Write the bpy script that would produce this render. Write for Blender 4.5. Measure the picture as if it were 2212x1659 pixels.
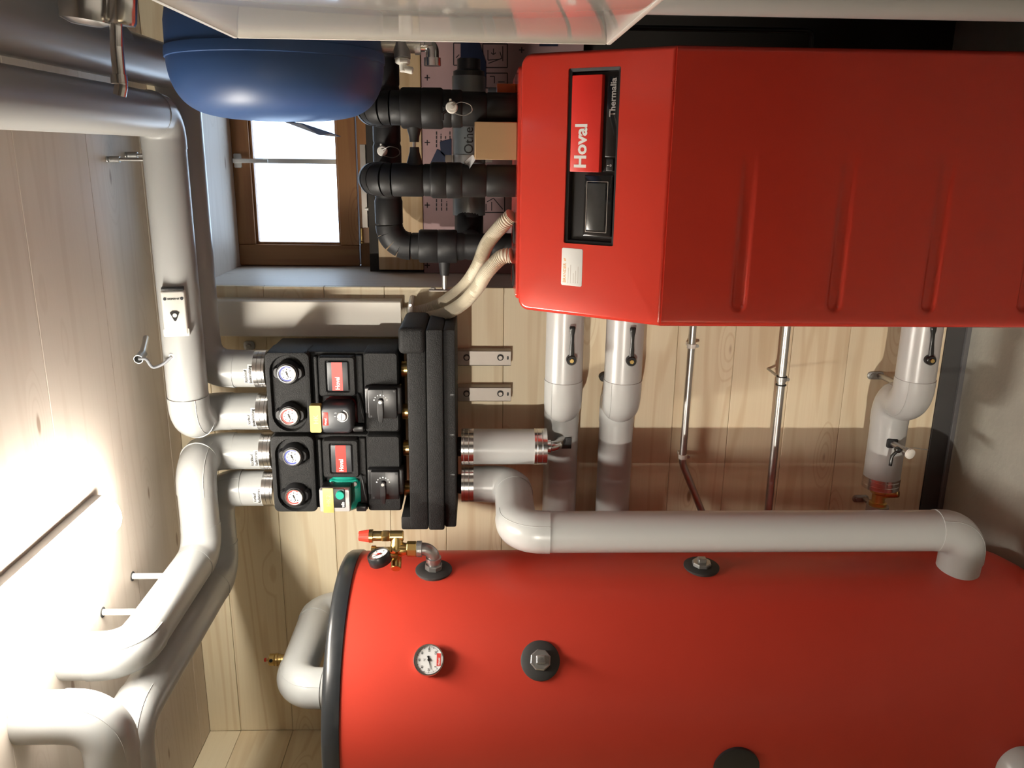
import bpy, bmesh, math, random
from mathutils import Vector as V3, Matrix
random.seed(7)
for o in list(bpy.data.objects): bpy.data.objects.remove(o)
SC = bpy.context.scene
COL = SC.collection
PI = math.pi
# ------------------------------------------------------------------ camera
F_PX, PSI, PIT, ROLL, H = 1800.0, math.radians(15.5), math.radians(2.1), math.radians(0.15), 1.58
fw0 = V3((-math.sin(PSI), math.cos(PSI), 0)); r0 = V3((math.cos(PSI), math.sin(PSI), 0)); u0 = V3((0, 0, 1))
FW = fw0*math.cos(PIT) - u0*math.sin(PIT); UP0 = u0*math.cos(PIT) + fw0*math.sin(PIT)
RT = r0*math.cos(ROLL) + UP0*math.sin(ROLL); UPC = UP0*math.cos(ROLL) - r0*math.sin(ROLL)
CAM = V3((0, 0, H))
cd = bpy.data.cameras.new('camera'); cam = bpy.data.objects.new('camera', cd); COL.objects.link(cam)
cd.sensor_fit = 'HORIZONTAL'; cd.sensor_width = 36.0; cd.lens = F_PX/2212*36.0; cd.clip_start = 0.02
xa, ya, za = -UPC, RT, -FW          # the phone was held upright, the picture is stored lying on its side
cam.matrix_world = Matrix(((xa.x, ya.x, za.x, CAM.x), (xa.y, ya.y, za.y, CAM.y), (xa.z, ya.z, za.z, CAM.z), (0, 0, 0, 1)))
SC.camera = cam
# ------------------------------------------------------------------ daylight, exposure
wd = bpy.data.worlds.new('sky'); SC.world = wd; wd.use_nodes = True
bg = wd.node_tree.nodes['Background']; bg.inputs[0].default_value = (0.60, 0.78, 1.0, 1); bg.inputs[1].default_value = 5.2
SC.view_settings.view_transform = 'Standard'; SC.view_settings.look = 'None'; SC.view_settings.gamma = 1.0
SC.view_settings.use_curve_mapping = False; SC.view_settings.exposure = 0.35
LAMP_STRENGTH = 105.0; BULB_STRENGTH = 10000.0

def ray(x, y): return FW + RT*((829.5-y)/F_PX) - UPC*((x-1106)/F_PX)
def at(x, y, Y=None, X=None, Z=None):
    k = ray(x, y)
    t = Y/k.y if Y is not None else (X/k.x if X is not None else (Z-H)/k.z)
    return CAM + k*t
def at_plane(x, y, p, n):
    k = ray(x, y); return CAM + k*((p-CAM).dot(n)/k.dot(n))

# ------------------------------------------------------------------ materials
MATS = {}
def nmat(name):
    m = bpy.data.materials.new(name); m.use_nodes = True
    nt = m.node_tree; b = nt.nodes['Principled BSDF']; MATS[name] = m
    return m, nt, b
def plain(name, col, rough=0.5, metal=0.0, spec=0.5, coat=0.0, bump=0.0, bscale=200.0, var=0.0, vscale=6.0, alpha=None):
    m, nt, b = nmat(name); L = nt.links
    b.inputs['Base Color'].default_value = (*col, 1); b.inputs['Roughness'].default_value = rough
    b.inputs['Metallic'].default_value = metal; b.inputs['Specular IOR Level'].default_value = spec
    b.inputs['Coat Weight'].default_value = coat; b.inputs['Coat Roughness'].default_value = 0.08
    tc = nt.nodes.new('ShaderNodeTexCoord')
    n = nt.nodes.new('ShaderNodeTexNoise'); n.inputs['Scale'].default_value = vscale; n.inputs['Detail'].default_value = 4
    L.new(tc.outputs['Object'], n.inputs['Vector'])
    mr = nt.nodes.new('ShaderNodeMapRange'); L.new(n.outputs['Fac'], mr.inputs[0])
    mr.inputs[3].default_value = max(0.02, rough-0.012); mr.inputs[4].default_value = min(1, rough+0.012)
    L.new(mr.outputs[0], b.inputs['Roughness'])
    if var:
        mx = nt.nodes.new('ShaderNodeMix'); mx.data_type = 'RGBA'; L.new(n.outputs['Fac'], mx.inputs[0])
        mx.inputs[6].default_value = (*[c*(1-var) for c in col], 1); mx.inputs[7].default_value = (*[min(1, c*(1+var)) for c in col], 1)
        L.new(mx.outputs[2], b.inputs['Base Color'])
    if bump:
        n2 = nt.nodes.new('ShaderNodeTexNoise'); n2.inputs['Scale'].default_value = bscale; n2.inputs['Detail'].default_value = 3
        L.new(tc.outputs['Object'], n2.inputs['Vector'])
        bp = nt.nodes.new('ShaderNodeBump'); bp.inputs['Strength'].default_value = bump; bp.inputs['Distance'].default_value = 0.002
        L.new(n2.outputs['Fac'], bp.inputs['Height']); L.new(bp.outputs[0], b.inputs['Normal'])
    return m
def wood(name, c1, c2, knot, axis='X', rough=0.5, grain=1.0, kscale=2.6, kmax=0.022):
    """planed softwood: long grain along one axis, growth-ring figure and small knots"""
    m, nt, b = nmat(name); L = nt.links; N = nt.nodes.new
    tc = N('ShaderNodeTexCoord'); oi = N('ShaderNodeObjectInfo')
    off = N('ShaderNodeVectorMath'); off.operation = 'SCALE'; L.new(oi.outputs['Random'], off.inputs['Scale']); off.inputs[0].default_value = (7.3, 5.1, 3.7)
    add = N('ShaderNodeVectorMath'); add.operation = 'ADD'; L.new(tc.outputs['Object'], add.inputs[0]); L.new(off.outputs[0], add.inputs[1])
    st = {'X': (0.6, 9, 9), 'Y': (9, 0.6, 9), 'Z': (9, 9, 0.6)}[axis]
    mp = N('ShaderNodeMapping'); mp.inputs['Scale'].default_value = st; L.new(add.outputs[0], mp.inputs[0])
    # knots
    ks = {'X': (1.6, 5, 5), 'Y': (5, 1.6, 5), 'Z': (5, 5, 1.6)}[axis]
    km = N('ShaderNodeMapping'); km.inputs['Scale'].default_value = ks; L.new(add.outputs[0], km.inputs[0])
    vo = N('ShaderNodeTexVoronoi'); vo.inputs['Scale'].default_value = kscale*0.55; vo.inputs['Randomness'].default_value = 1.0
    L.new(km.outputs[0], vo.inputs['Vector'])
    kr = N('ShaderNodeMapRange'); kr.interpolation_type = 'SMOOTHSTEP'; L.new(vo.outputs['Distance'], kr.inputs[0])
    kr.inputs[1].default_value = 0.07; kr.inputs[2].default_value = 0.035; kr.inputs[3].default_value = 0; kr.inputs[4].default_value = 1
    # growth rings bend round the knots
    ww = N('ShaderNodeMapRange'); L.new(vo.outputs['Distance'], ww.inputs[0]); ww.inputs[1].default_value = 0.3; ww.inputs[2].default_value = 0.0; ww.inputs[3].default_value = 0; ww.inputs[4].default_value = 0.55
    n1 = N('ShaderNodeTexNoise'); n1.inputs['Scale'].default_value = 0.8; n1.inputs['Detail'].default_value = 2; L.new(mp.outputs[0], n1.inputs['Vector'])
    sm = N('ShaderNodeMath'); sm.operation = 'ADD'; L.new(n1.outputs['Fac'], sm.inputs[0]); L.new(ww.outputs[0], sm.inputs[1])
    mu = N('ShaderNodeMath'); mu.operation = 'MULTIPLY'; mu.inputs[1].default_value = 46.0; L.new(sm.outputs[0], mu.inputs[0])
    si = N('ShaderNodeMath'); si.operation = 'SINE'; L.new(mu.outputs[0], si.inputs[0])
    r1 = N('ShaderNodeMapRange'); L.new(si.outputs[0], r1.inputs[0]); r1.inputs[1].default_value = 0.35; r1.inputs[2].default_value = 1.0; r1.inputs[3].default_value = 0; r1.inputs[4].default_value = 0.55*grain
    fs = {'X': (3, 160, 160), 'Y': (160, 3, 160), 'Z': (160, 160, 3)}[axis]
    fm = N('ShaderNodeMapping'); fm.inputs['Scale'].default_value = fs; L.new(add.outputs[0], fm.inputs[0])
    n2 = N('ShaderNodeTexNoise'); n2.inputs['Scale'].default_value = 1.0; n2.inputs['Detail'].default_value = 3; L.new(fm.outputs[0], n2.inputs['Vector'])
    r2 = N('ShaderNodeMapRange'); L.new(n2.outputs['Fac'], r2.inputs[0]); r2.inputs[3].default_value = -0.25*grain; r2.inputs[4].default_value = 0.25*grain
    n3 = N('ShaderNodeTexNoise'); n3.inputs['Scale'].default_value = 0.35; L.new(mp.outputs[0], n3.inputs['Vector'])
    r3 = N('ShaderNodeMapRange'); L.new(n3.outputs['Fac'], r3.inputs[0]); r3.inputs[3].default_value = -0.2; r3.inputs[4].default_value = 0.5
    a1 = N('ShaderNodeMath'); a1.operation = 'ADD'; L.new(r1.outputs[0], a1.inputs[0]); L.new(r2.outputs[0], a1.inputs[1])
    a2 = N('ShaderNodeMath'); a2.operation = 'ADD'; a2.use_clamp = True; L.new(a1.outputs[0], a2.inputs[0]); L.new(r3.outputs[0], a2.inputs[1])
    mx = N('ShaderNodeMix'); mx.data_type = 'RGBA'; L.new(a2.outputs[0], mx.inputs[0]); mx.inputs[6].default_value = (*c1, 1); mx.inputs[7].default_value = (*c2, 1)
    k2 = N('ShaderNodeMath'); k2.operation = 'MULTIPLY'; k2.inputs[1].default_value = 0.8; L.new(kr.outputs[0], k2.inputs[0])
    mk = N('ShaderNodeMix'); mk.data_type = 'RGBA'; L.new(k2.outputs[0], mk.inputs[0]); L.new(mx.outputs[2], mk.inputs[6]); mk.inputs[7].default_value = (*knot, 1)
    L.new(mk.outputs[2], b.inputs['Base Color']); b.inputs['Roughness'].default_value = rough; b.inputs['Specular IOR Level'].default_value = 0.3
    bp = N('ShaderNodeBump'); bp.inputs['Strength'].default_value = 0.08; bp.inputs['Distance'].default_value = 0.001
    L.new(n2.outputs['Fac'], bp.inputs['Height']); L.new(bp.outputs[0], b.inputs['Normal'])
    return m
PINE = ((0.81, 0.71, 0.51), (0.67, 0.53, 0.335), (0.28, 0.14, 0.06))
wood('pine', *PINE)
wood('pine_y', *PINE, axis='Y')
wood('glazed', (0.70, 0.62, 0.54), (0.60, 0.51, 0.43), (0.30, 0.20, 0.14), grain=0.6)
wood('glazed_v', (0.66, 0.60, 0.53), (0.56, 0.50, 0.44), (0.25, 0.18, 0.14), axis='Z', grain=0.6)
wood('old_oak', (0.36, 0.17, 0.065), (0.24, 0.10, 0.04), (0.10, 0.04, 0.02), grain=0.9, rough=0.4)
wood('old_oak_v', (0.33, 0.155, 0.06), (0.22, 0.09, 0.035), (0.10, 0.04, 0.02), axis='Z', grain=0.9, rough=0.4)
wood('board', (0.60, 0.44, 0.26), (0.47, 0.31, 0.16), (0.2, 0.09, 0.04), grain=1.1)
plain('concrete', (0.36, 0.355, 0.31), 0.75, var=0.45, vscale=3.2, bump=0.5, bscale=60)
plain('membrane', (0.055, 0.055, 0.055), 0.6, var=0.2)
plain('flashing', (0.16, 0.16, 0.165), 0.4, metal=0.3, var=0.2)
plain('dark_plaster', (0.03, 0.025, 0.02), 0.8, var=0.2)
plain('plaster', (0.12, 0.11, 0.10), 0.8, var=0.05)
plain('jacket', (0.42, 0.425, 0.415), 0.28, spec=0.5, var=0.02, vscale=3)
plain('jacket_seam', (0.42, 0.41, 0.39), 0.5)
plain('tank_red', (0.62, 0.058, 0.034), 0.42, spec=0.35, bump=0.02, bscale=400, var=0.03)
plain('gloss_red', (0.55, 0.042, 0.026), 0.16, spec=0.5, coat=0.25, var=0.02)
plain('badge_red', (0.70, 0.035, 0.025), 0.35)
plain('epp', (0.017, 0.017, 0.017), 0.6, spec=0.22, bump=0.7, bscale=330, var=0.35, vscale=60)
plain('black_plastic', (0.016, 0.016, 0.017), 0.33, spec=0.5)
plain('black_gloss', (0.008, 0.008, 0.009), 0.08, spec=0.5, coat=0.4)
plain('charcoal', (0.035, 0.038, 0.043), 0.4)
plain('rubber', (0.016, 0.016, 0.017), 0.5, spec=0.35, var=0.25, vscale=20, bump=0.15, bscale=90)
plain('gasket', (0.035, 0.034, 0.033), 0.65, var=0.2, vscale=30)
plain('rim_black', (0.018, 0.02, 0.022), 0.3, spec=0.5, var=0.3, vscale=40)
plain('chrome', (0.72, 0.71, 0.70), 0.2, metal=1.0)
plain('steel', (0.50, 0.49, 0.47), 0.35, metal=1.0, var=0.12, vscale=40)
plain('galvanized', (0.42, 0.42, 0.41), 0.4, metal=0.85, var=0.25, vscale=35, bump=0.3, bscale=160)
plain('zinc_rail', (0.40, 0.36, 0.32), 0.5, metal=0.5, var=0.12, vscale=15)
plain('brass', (0.62, 0.44, 0.17), 0.28, metal=1.0, var=0.15, vscale=30)
plain('blue_vessel', (0.034, 0.086, 0.235), 0.42, spec=0.5, var=0.03)
plain('blue_tape', (0.012, 0.02, 0.055), 0.5, var=0.2, vscale=30)
plain('hose_beige', (0.60, 0.54, 0.42), 0.42)
plain('white_plastic', (0.78, 0.76, 0.70), 0.35)
plain('white_paper', (0.72, 0.72, 0.70), 0.5)
plain('trunking', (0.74, 0.70, 0.61), 0.4, var=0.02)
plain('gloss_white', (0.72, 0.69, 0.64), 0.09, spec=0.6, coat=0.5, var=0.03, vscale=9)
plain('cardboard', (0.42, 0.27, 0.14), 0.75, var=0.08, vscale=8)
plain('pink_board', (0.42, 0.27, 0.27), 0.6, var=0.1, vscale=14)
plain('print_ink', (0.03, 0.02, 0.025), 0.6)
plain('grey_duct', (0.20, 0.225, 0.24), 0.35, metal=0.4, var=0.1)
plain('dial_white', (0.80, 0.80, 0.80), 0.4)
plain('ink_black', (0.01, 0.01, 0.01), 0.4)
plain('ink_blue', (0.05, 0.07, 0.30), 0.4)
plain('ink_red', (0.62, 0.05, 0.04), 0.4)
plain('ink_white', (0.85, 0.85, 0.83), 0.4)
plain('ink_orange', (0.75, 0.33, 0.05), 0.5)
plain('pump_green', (0.01, 0.30, 0.22), 0.3, spec=0.5)
plain('pump_darkred', (0.10, 0.006, 0.008), 0.35)
plain('silver_paint', (0.60, 0.58, 0.57), 0.3, metal=0.5)
plain('yellow_tape', (0.52, 0.44, 0.13), 0.4, var=0.12, vscale=60)
plain('red_cap', (0.72, 0.05, 0.03), 0.35)
plain('orange_plastic', (0.75, 0.14, 0.02), 0.4)
plain('lever_black', (0.01, 0.01, 0.01), 0.25, spec=0.5)
plain('screen_dark', (0.035, 0.036, 0.036), 0.18, spec=0.6, var=0.3, vscale=30)
plain('grey_cable', (0.22, 0.23, 0.25), 0.45)
plain('lamp_body', (0.35, 0.34, 0.33), 0.5)
m, nt, b = nmat('lamp_diffuser'); b.inputs['Base Color'].default_value = (0.9, 0.9, 0.88, 1)
b.inputs['Emission Color'].default_value = (1.0, 0.94, 0.84, 1); b.inputs['Emission Strength'].default_value = LAMP_STRENGTH
m, nt, b = nmat('bulb'); b.inputs['Emission Color'].default_value = (1.0, 0.93, 0.82, 1); b.inputs['Emission Strength'].default_value = BULB_STRENGTH
m, nt, b = nmat('window_glass'); nt.nodes.remove(b); out = nt.nodes['Material Output']
tr = nt.nodes.new('ShaderNodeBsdfTransparent'); gl = nt.nodes.new('ShaderNodeBsdfGlossy'); gl.inputs['Roughness'].default_value = 0.02
mxs = nt.nodes.new('ShaderNodeMixShader'); mxs.inputs[0].default_value = 0.06
nt.links.new(tr.outputs[0], mxs.inputs[1]); nt.links.new(gl.outputs[0], mxs.inputs[2]); nt.links.new(mxs.outputs[0], out.inputs[0])
m, nt, b = nmat('clear_film'); b.inputs['Base Color'].default_value = (0.75, 0.75, 0.75, 1); b.inputs['Roughness'].default_value = 0.15
b.inputs['Alpha'].default_value = 0.45

# ------------------------------------------------------------------ geometry helpers
ORIG = {}
class Fr:
    """local frame: origin, right, up, normal"""
    def __init__(s, o, ex=(1, 0, 0), ey=(0, 0, 1)):
        s.o = V3(o); s.ex = V3(ex).normalized(); s.ey = V3(ey).normalized(); s.en = s.ex.cross(s.ey)
    def p(s, u, v, t=0.0): return s.o + s.ex*u + s.ey*v + s.en*t
    def at(s, u, v, t=0.0):
        f = Fr(s.p(u, v, t), s.ex, s.ey); return f
def axis_frame(o, n, hint=(0, 0, 1)):
    n = V3(n).normalized(); h = V3(hint)
    if abs(n.dot(h)) > 0.95: h = V3((1, 0, 0))
    ex = h.cross(n).normalized(); ey = n.cross(ex); return Fr(o, ex, ey)
def rr(w, h, rad, n=5, cu=0, cv=0):
    rads = rad if isinstance(rad, (list, tuple)) else [rad]*4; pts = []
    for k_, (sx, sy, a0) in enumerate(((1, 1, 0), (-1, 1, PI/2), (-1, -1, PI), (1, -1, 1.5*PI))):
        rad = max(1e-5, min(rads[k_], w/2-1e-6, h/2-1e-6))
        for i in range(n+1):
            a = a0 + i*PI/2/n
            pts.append((cu + sx*(w/2-rad) + rad*math.cos(a), cv + sy*(h/2-rad) + rad*math.sin(a)))
    return pts
class G:
    def __init__(s): s.bm = bmesh.new()
    def loop(s, pts): return [s.bm.verts.new(p) for p in pts]
    def bridge(s, a, b, closed=True):
        n = len(a)
        for i in range(n if closed else n-1):
            j = (i+1) % n
            try: s.bm.faces.new((a[i], a[j], b[j], b[i]))
            except ValueError: pass
    def cap(s, a, flip=False):
        try: s.bm.faces.new(a[::-1] if flip else a)
        except ValueError: pass
    def loft(s, f, rings, cap0=True, cap1=True, n=5):
        """rings: (w, h, rad, t[, cu, cv])"""
        ls = []
        for r in rings:
            w, h, rad, t = r[:4]; cu, cv = (r[4], r[5]) if len(r) > 4 else (0, 0)
            ls.append(s.loop([f.p(u, v, t) for u, v in rr(w, h, rad, n, cu, cv)]))
        for a, b in zip(ls, ls[1:]): s.bridge(a, b)
        if cap0: s.cap(ls[0], True)
        if cap1: s.cap(ls[-1])
        return s
    def rbox(s, f, w, h, t0, t1, rad=0.003, bev=0.0015, cu=0, cv=0, n=3):
        bev = min(bev, abs(t1-t0)*0.45, w*0.4, h*0.4)
        return s.loft(f, [(w, h, rad, t0, cu, cv), (w, h, rad, t1-bev, cu, cv), (w-bev*0.6, h-bev*0.6, rad, t1-bev*0.3, cu, cv), (w-2*bev, h-2*bev, max(rad-bev, 1e-4), t1, cu, cv)], n=n)
    def box(s, lo, hi):
        x0, y0, z0 = lo; x1, y1, z1 = hi
        v = [s.bm.verts.new(p) for p in ((x0, y0, z0), (x1, y0, z0), (x1, y1, z0), (x0, y1, z0), (x0, y0, z1), (x1, y0, z1), (x1, y1, z1), (x0, y1, z1))]
        for q in ((0, 3, 2, 1), (4, 5, 6, 7), (0, 1, 5, 4), (1, 2, 6, 5), (2, 3, 7, 6), (3, 0, 4, 7)): s.bm.faces.new([v[i] for i in q])
        return s
    def bbox(s, lo, hi, bev=0.002, seg=2):
        """box with bevelled edges"""
        n0 = set(s.bm.edges); s.box(lo, hi); new = [e for e in s.bm.edges if e not in n0]
        bmesh.ops.bevel(s.bm, geom=new, offset=bev, segments=seg, affect='EDGES', profile=0.5)
        return s
    def lathe(s, o, n, prof, seg=32, a0=0, a1=2*PI, hint=(0, 0, 1)):
        """prof: (radius, height along axis)"""
        f = axis_frame(o, n, hint); full = abs(a1-a0-2*PI) < 1e-6; ls = []
        m = seg if full else seg+1
        for (r, h) in prof:
            if r < 1e-6: ls.append([s.bm.verts.new(f.p(0, 0, h))])
            else: ls.append([s.bm.verts.new(f.p(r*math.cos(a0+(a1-a0)*i/seg), r*math.sin(a0+(a1-a0)*i/seg), h)) for i in range(m)])
        for a, b in zip(ls, ls[1:]):
            k = max(len(a), len(b))
            for i in range(k if full else k-1):
                j = (i+1) % k
                if len(a) == 1 and len(b) == 1: continue
                if len(a) == 1: s.bm.faces.new((a[0], b[j], b[i]))
                elif len(b) == 1: s.bm.faces.new((a[i], a[j], b[0]))
                else: s.bm.faces.new((a[i], a[j], b[j], b[i]))
        return s
    def cyl(s, p0, p1, r0, r1=None, seg=24, bev=0.0):
        p0 = V3(p0); p1 = V3(p1); d = p1-p0; h = d.length; r1 = r0 if r1 is None else r1
        if bev: pr = [(0, 0), (r0-bev, 0), (r0, bev), (r1, h-bev), (r1-bev, h), (0, h)]
        else: pr = [(0, 0), (r0, 0), (r1, h), (0, h)]
        return s.lathe(p0, d, pr, seg)
    def prism(s, f, poly, t0, t1):
        a = s.loop([f.p(u, v, t0) for u, v in poly]); b = s.loop([f.p(u, v, t1) for u, v in poly])
        s.bridge(a, b); s.cap(a, True); s.cap(b); return s
    def hexnut(s, o, n, r, h, sides=6, hint=(0, 0, 1)):
        f = axis_frame(o, n, hint); c = r*0.1
        ls = []
        for (k, t) in ((1-0.08, 0), (1, c), (1, h-c), (1-0.08, h)):
            ls.append(s.loop([f.p(r*k*math.cos(2*PI*i/sides+0.3), r*k*math.sin(2*PI*i/sides+0.3), t) for i in range(sides)]))
        for a, b in zip(ls, ls[1:]): s.bridge(a, b)
        s.cap(ls[0], True); s.cap(ls[-1]); return s
    def sweep(s, pts, rad, seg=24, caps=True):
        pts = [V3(p) for p in pts]; n = len(pts)
        rads = rad if isinstance(rad, (list, tuple)) else [rad]*n
        tang = []
        for i in range(n):
            a = pts[max(0, i-1)]; b = pts[min(n-1, i+1)]; tang.append((b-a).normalized())
        t = tang[0]; h = V3((0, 0, 1)) if abs(t.z) < 0.9 else V3((1, 0, 0))
        nx = (h - t*h.dot(t)).normalized(); prev = None
        for i in range(n):
            t = tang[i]; nx = (nx - t*nx.dot(t)).normalized(); ny = t.cross(nx)
            lp = [s.bm.verts.new(pts[i] + (nx*math.cos(2*PI*k/seg) + ny*math.sin(2*PI*k/seg))*rads[i]) for k in range(seg)]
            if prev: s.bridge(prev, lp)
            elif caps: s.cap(lp, True)
            prev = lp
        if caps: s.cap(prev)
        return s
def fillet(pts, bend, seg=10):
    """polyline -> list of ('s'|'e', points)"""
    pts = [V3(p) for p in pts]; out = []; cur = pts[0]
    for i in range(1, len(pts)-1):
        a = (pts[i-1]-pts[i]).normalized(); b = (pts[i+1]-pts[i]).normalized()
        ang = a.angle(b); bd = bend[i-1] if isinstance(bend, (list, tuple)) else bend
        d = bd/math.tan(ang/2)
        s0 = pts[i]+a*d; s1 = pts[i]+b*d
        cen = pts[i] + (a+b).normalized()*(bd/math.sin(ang/2))
        out.append(('s', [cur, s0])); arc = []
        va = s0-cen; vb = s1-cen; tot = va.angle(vb); ax = va.cross(vb).normalized()
        for k in range(seg+1): arc.append(cen + Matrix.Rotation(tot*k/seg, 3, ax) @ va)
        out.append(('e', arc)); cur = s1
    out.append(('s', [cur, pts[-1]])); return out
def smooth_path(pts, bend, seg=10):
    r = []
    for k, p in fillet(pts, bend, seg): r += p if not r else p[1:]
    return r
def catmull(pts, n=12):
    pts = [V3(p) for p in pts]; P = [pts[0]*2-pts[1]] + pts + [pts[-1]*2-pts[-2]]; out = []
    for i in range(1, len(P)-2):
        for k in range(n):
            t = k/n; a, b, c, d = P[i-1], P[i], P[i+1], P[i+2]
            out.append(0.5*((2*b) + (c-a)*t + (2*a-5*b+4*c-d)*t*t + (3*b-a-3*c+d)*t**3))
    out.append(pts[-1]); return out

def mk(name, g, mat, parent=None, loc=None, smooth=True, angle=40):
    bm = g.bm if isinstance(g, G) else g
    bmesh.ops.remove_doubles(bm, verts=bm.verts, dist=1e-6)
    bmesh.ops.recalc_face_normals(bm, faces=bm.faces)
    o3 = ORIG[parent.name] if parent else V3(loc or (0, 0, 0))
    bmesh.ops.translate(bm, verts=bm.verts, vec=-o3)
    me = bpy.data.meshes.new(name); bm.to_mesh(me); bm.free()
    me.materials.append(MATS[mat])
    if smooth:
        for p in me.polygons: p.use_smooth = True
        me.set_sharp_from_angle(angle=math.radians(angle))
    o = bpy.data.objects.new(name, me); COL.objects.link(o)
    if parent: o.parent = parent
    else: o.location = o3
    ORIG[o.name] = o3
    return o
def tag(o, label, cat, group=None):
    o['label'] = label; o['category'] = cat
    if group: o['group'] = group
    return o
def thing(name, label, cat, loc, group=None):
    o = bpy.data.objects.new(name, None); COL.objects.link(o); o.location = V3(loc); o.empty_display_size = 0.05
    ORIG[o.name] = V3(loc); return tag(o, label, cat, group)
def struct(name, g, mat, **k):
    o = mk(name, g, mat, **k); o['kind'] = 'structure'; return o
def solo(name, g, mat, label, cat, group=None, **k):
    bm = g.bm; xs = [v.co for v in bm.verts]
    lo = V3([min(c[i] for c in xs) for i in range(3)]); hi = V3([max(c[i] for c in xs) for i in range(3)])
    return tag(mk(name, g, mat, loc=V3(((lo.x+hi.x)/2, (lo.y+hi.y)/2, lo.z)), **k), label, cat, group)
def text_bm(s, bold=0.0, ext=0.0, space=1.0):
    cu = bpy.data.curves.new('t', 'FONT'); cu.body = s; cu.size = 1; cu.offset = bold; cu.extrude = ext; cu.space_character = space; cu.resolution_u = 3
    o = bpy.data.objects.new('t', cu); COL.objects.link(o)
    me = bpy.data.meshes.new_from_object(o.evaluated_get(bpy.context.evaluated_depsgraph_get()))
    bm = bmesh.new(); bm.from_mesh(me); bpy.data.objects.remove(o); bpy.data.curves.remove(cu); bpy.data.meshes.remove(me)
    return bm
def text(name, s, f, u, v, h, mat, parent, w=None, bold=0.02, t=0.0006, align='L', cyl_r=None, space=1.0, cyl_x=None):
    """flat lettering in a frame; cyl_r wraps it round an upright pipe whose axis is the frame origin"""
    bm = text_bm(s, bold, 0, space); xs = [q.co.x for q in bm.verts]; ys = [q.co.y for q in bm.verts]
    x0, x1 = min(xs), max(xs); sy = h/0.73; sx = sy if w is None else w/(x1-x0)
    sh = {'L': -x0*sx, 'C': -(x0+x1)/2*sx, 'R': -x1*sx}[align]
    for q in bm.verts:
        a = q.co.x*sx+sh+u; c = q.co.y*sy+v
        if cyl_r: th = a/cyl_r; q.co = f.o + f.ex*(math.sin(th)*(cyl_r+t)) + f.en*(math.cos(th)*(cyl_r+t)) + f.ey*c
        elif cyl_x: q.co = f.o + f.ex*a + (f.en*math.cos(c/cyl_x) + f.ey*math.sin(c/cyl_x))*(cyl_x+t)
        else: q.co = f.p(a, c, t)
    bmesh.ops.triangulate(bm, faces=bm.faces)
    return mk(name, bm, mat, parent, smooth=False)

# ------------------------------------------------------------------ room shell
W, CEIL, XL, XR, YF = 2.6, 2.556, -2.024, 0.62, -3.8
NJ, NR, NH, NBW, NBL = -0.408, 0.44, 2.47, 3.08, 2.91        # niche: jambs, head, window plane, wall below the window
g = G(); g.box((XL-0.2, YF-0.2, -0.15), (XR+0.3, 3.4, 0.0)); floor = struct('floor', g, 'concrete')
def planks_h(parent, x0, x1, y, z0, z1, pitch, zoff, mat):
    z = zoff - math.ceil((zoff-z0)/pitch)*pitch; i = 0
    while z < z1-1e-4:
        a, b2 = max(z, z0), min(z+pitch, z1)
        if b2-a > 0.012:
            d = 0.0006*(i % 3); g = G(); g.bbox((x0, y-d, a+0.0006), (x1, y+0.02, b2-0.0006), 0.0012, 1); mk('plank', g, mat, parent, smooth=False)
        z += pitch; i += 1
seam = at(845, 1150, Y=W).z
g = G(); g.box((XL-0.2, W+0.02, -0.1), (NJ-0.012, 3.35, CEIL+0.1)); wall_back = struct('wall_back', g, 'pine')
planks_h(wall_back, XL, NJ-0.0005, W, 0.072, CEIL, 0.187, seam, 'pine')
g = G(); g.box((NJ-0.001, W+0.02, NH), (NR+0.3, 3.35, CEIL+0.1)); wall_head = struct('wall_above_niche', g, 'pine')
planks_h(wall_head, NJ-0.0004, XR, W, NH-0.012, CEIL, 0.187, seam, 'pine')
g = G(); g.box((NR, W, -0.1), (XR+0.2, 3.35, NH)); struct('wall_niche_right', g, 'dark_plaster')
g = G(); g.box((NJ-0.0115, W+0.0205, 0.0), (NJ, 3.35, NH)); struct('wall_niche_left', g, 'glazed_v')
g = G(); g.box((NJ, W+0.0205, NH-0.012), (NR, 3.35, NH-0.0005)); struct('trim_1', g, 'glazed')
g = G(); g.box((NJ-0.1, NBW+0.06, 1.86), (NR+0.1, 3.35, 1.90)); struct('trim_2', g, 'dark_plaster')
# side walls and the rest of the room behind the photographer
g = G(); g.box((XL-0.2, YF, -0.1), (XL-0.02, W+0.1, CEIL+0.1)); wall_left = struct('wall_left', g, 'pine_y')
z = seam - 9*0.187; i = 0
while z < CEIL:
    a, b2 = max(z, 0.072), min(z+0.187, CEIL)
    if b2-a > 0.01:
        g = G(); g.bbox((XL-0.02, YF, a+0.0006), (XL+0.0006*(i % 2), W, b2-0.0006), 0.0012, 1); mk('plank', g, 'pine_y', wall_left, smooth=False)
    z += 0.187; i += 1
g = G(); g.box((XR, YF, -0.1), (XR+0.2, W+0.3, CEIL+0.1)); struct('wall_right', g, 'plaster')
g = G(); g.box((XL-0.2, YF-0.2, -0.1), (XR+0.2, YF, CEIL+0.1)); struct('wall_corridor', g, 'plaster')
g = G(); g.box((XL-0.2, YF-0.2, CEIL+0.02), (XR+0.3, W+0.05, CEIL+0.15)); ceiling = struct('ceiling', g, 'glazed')
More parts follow.
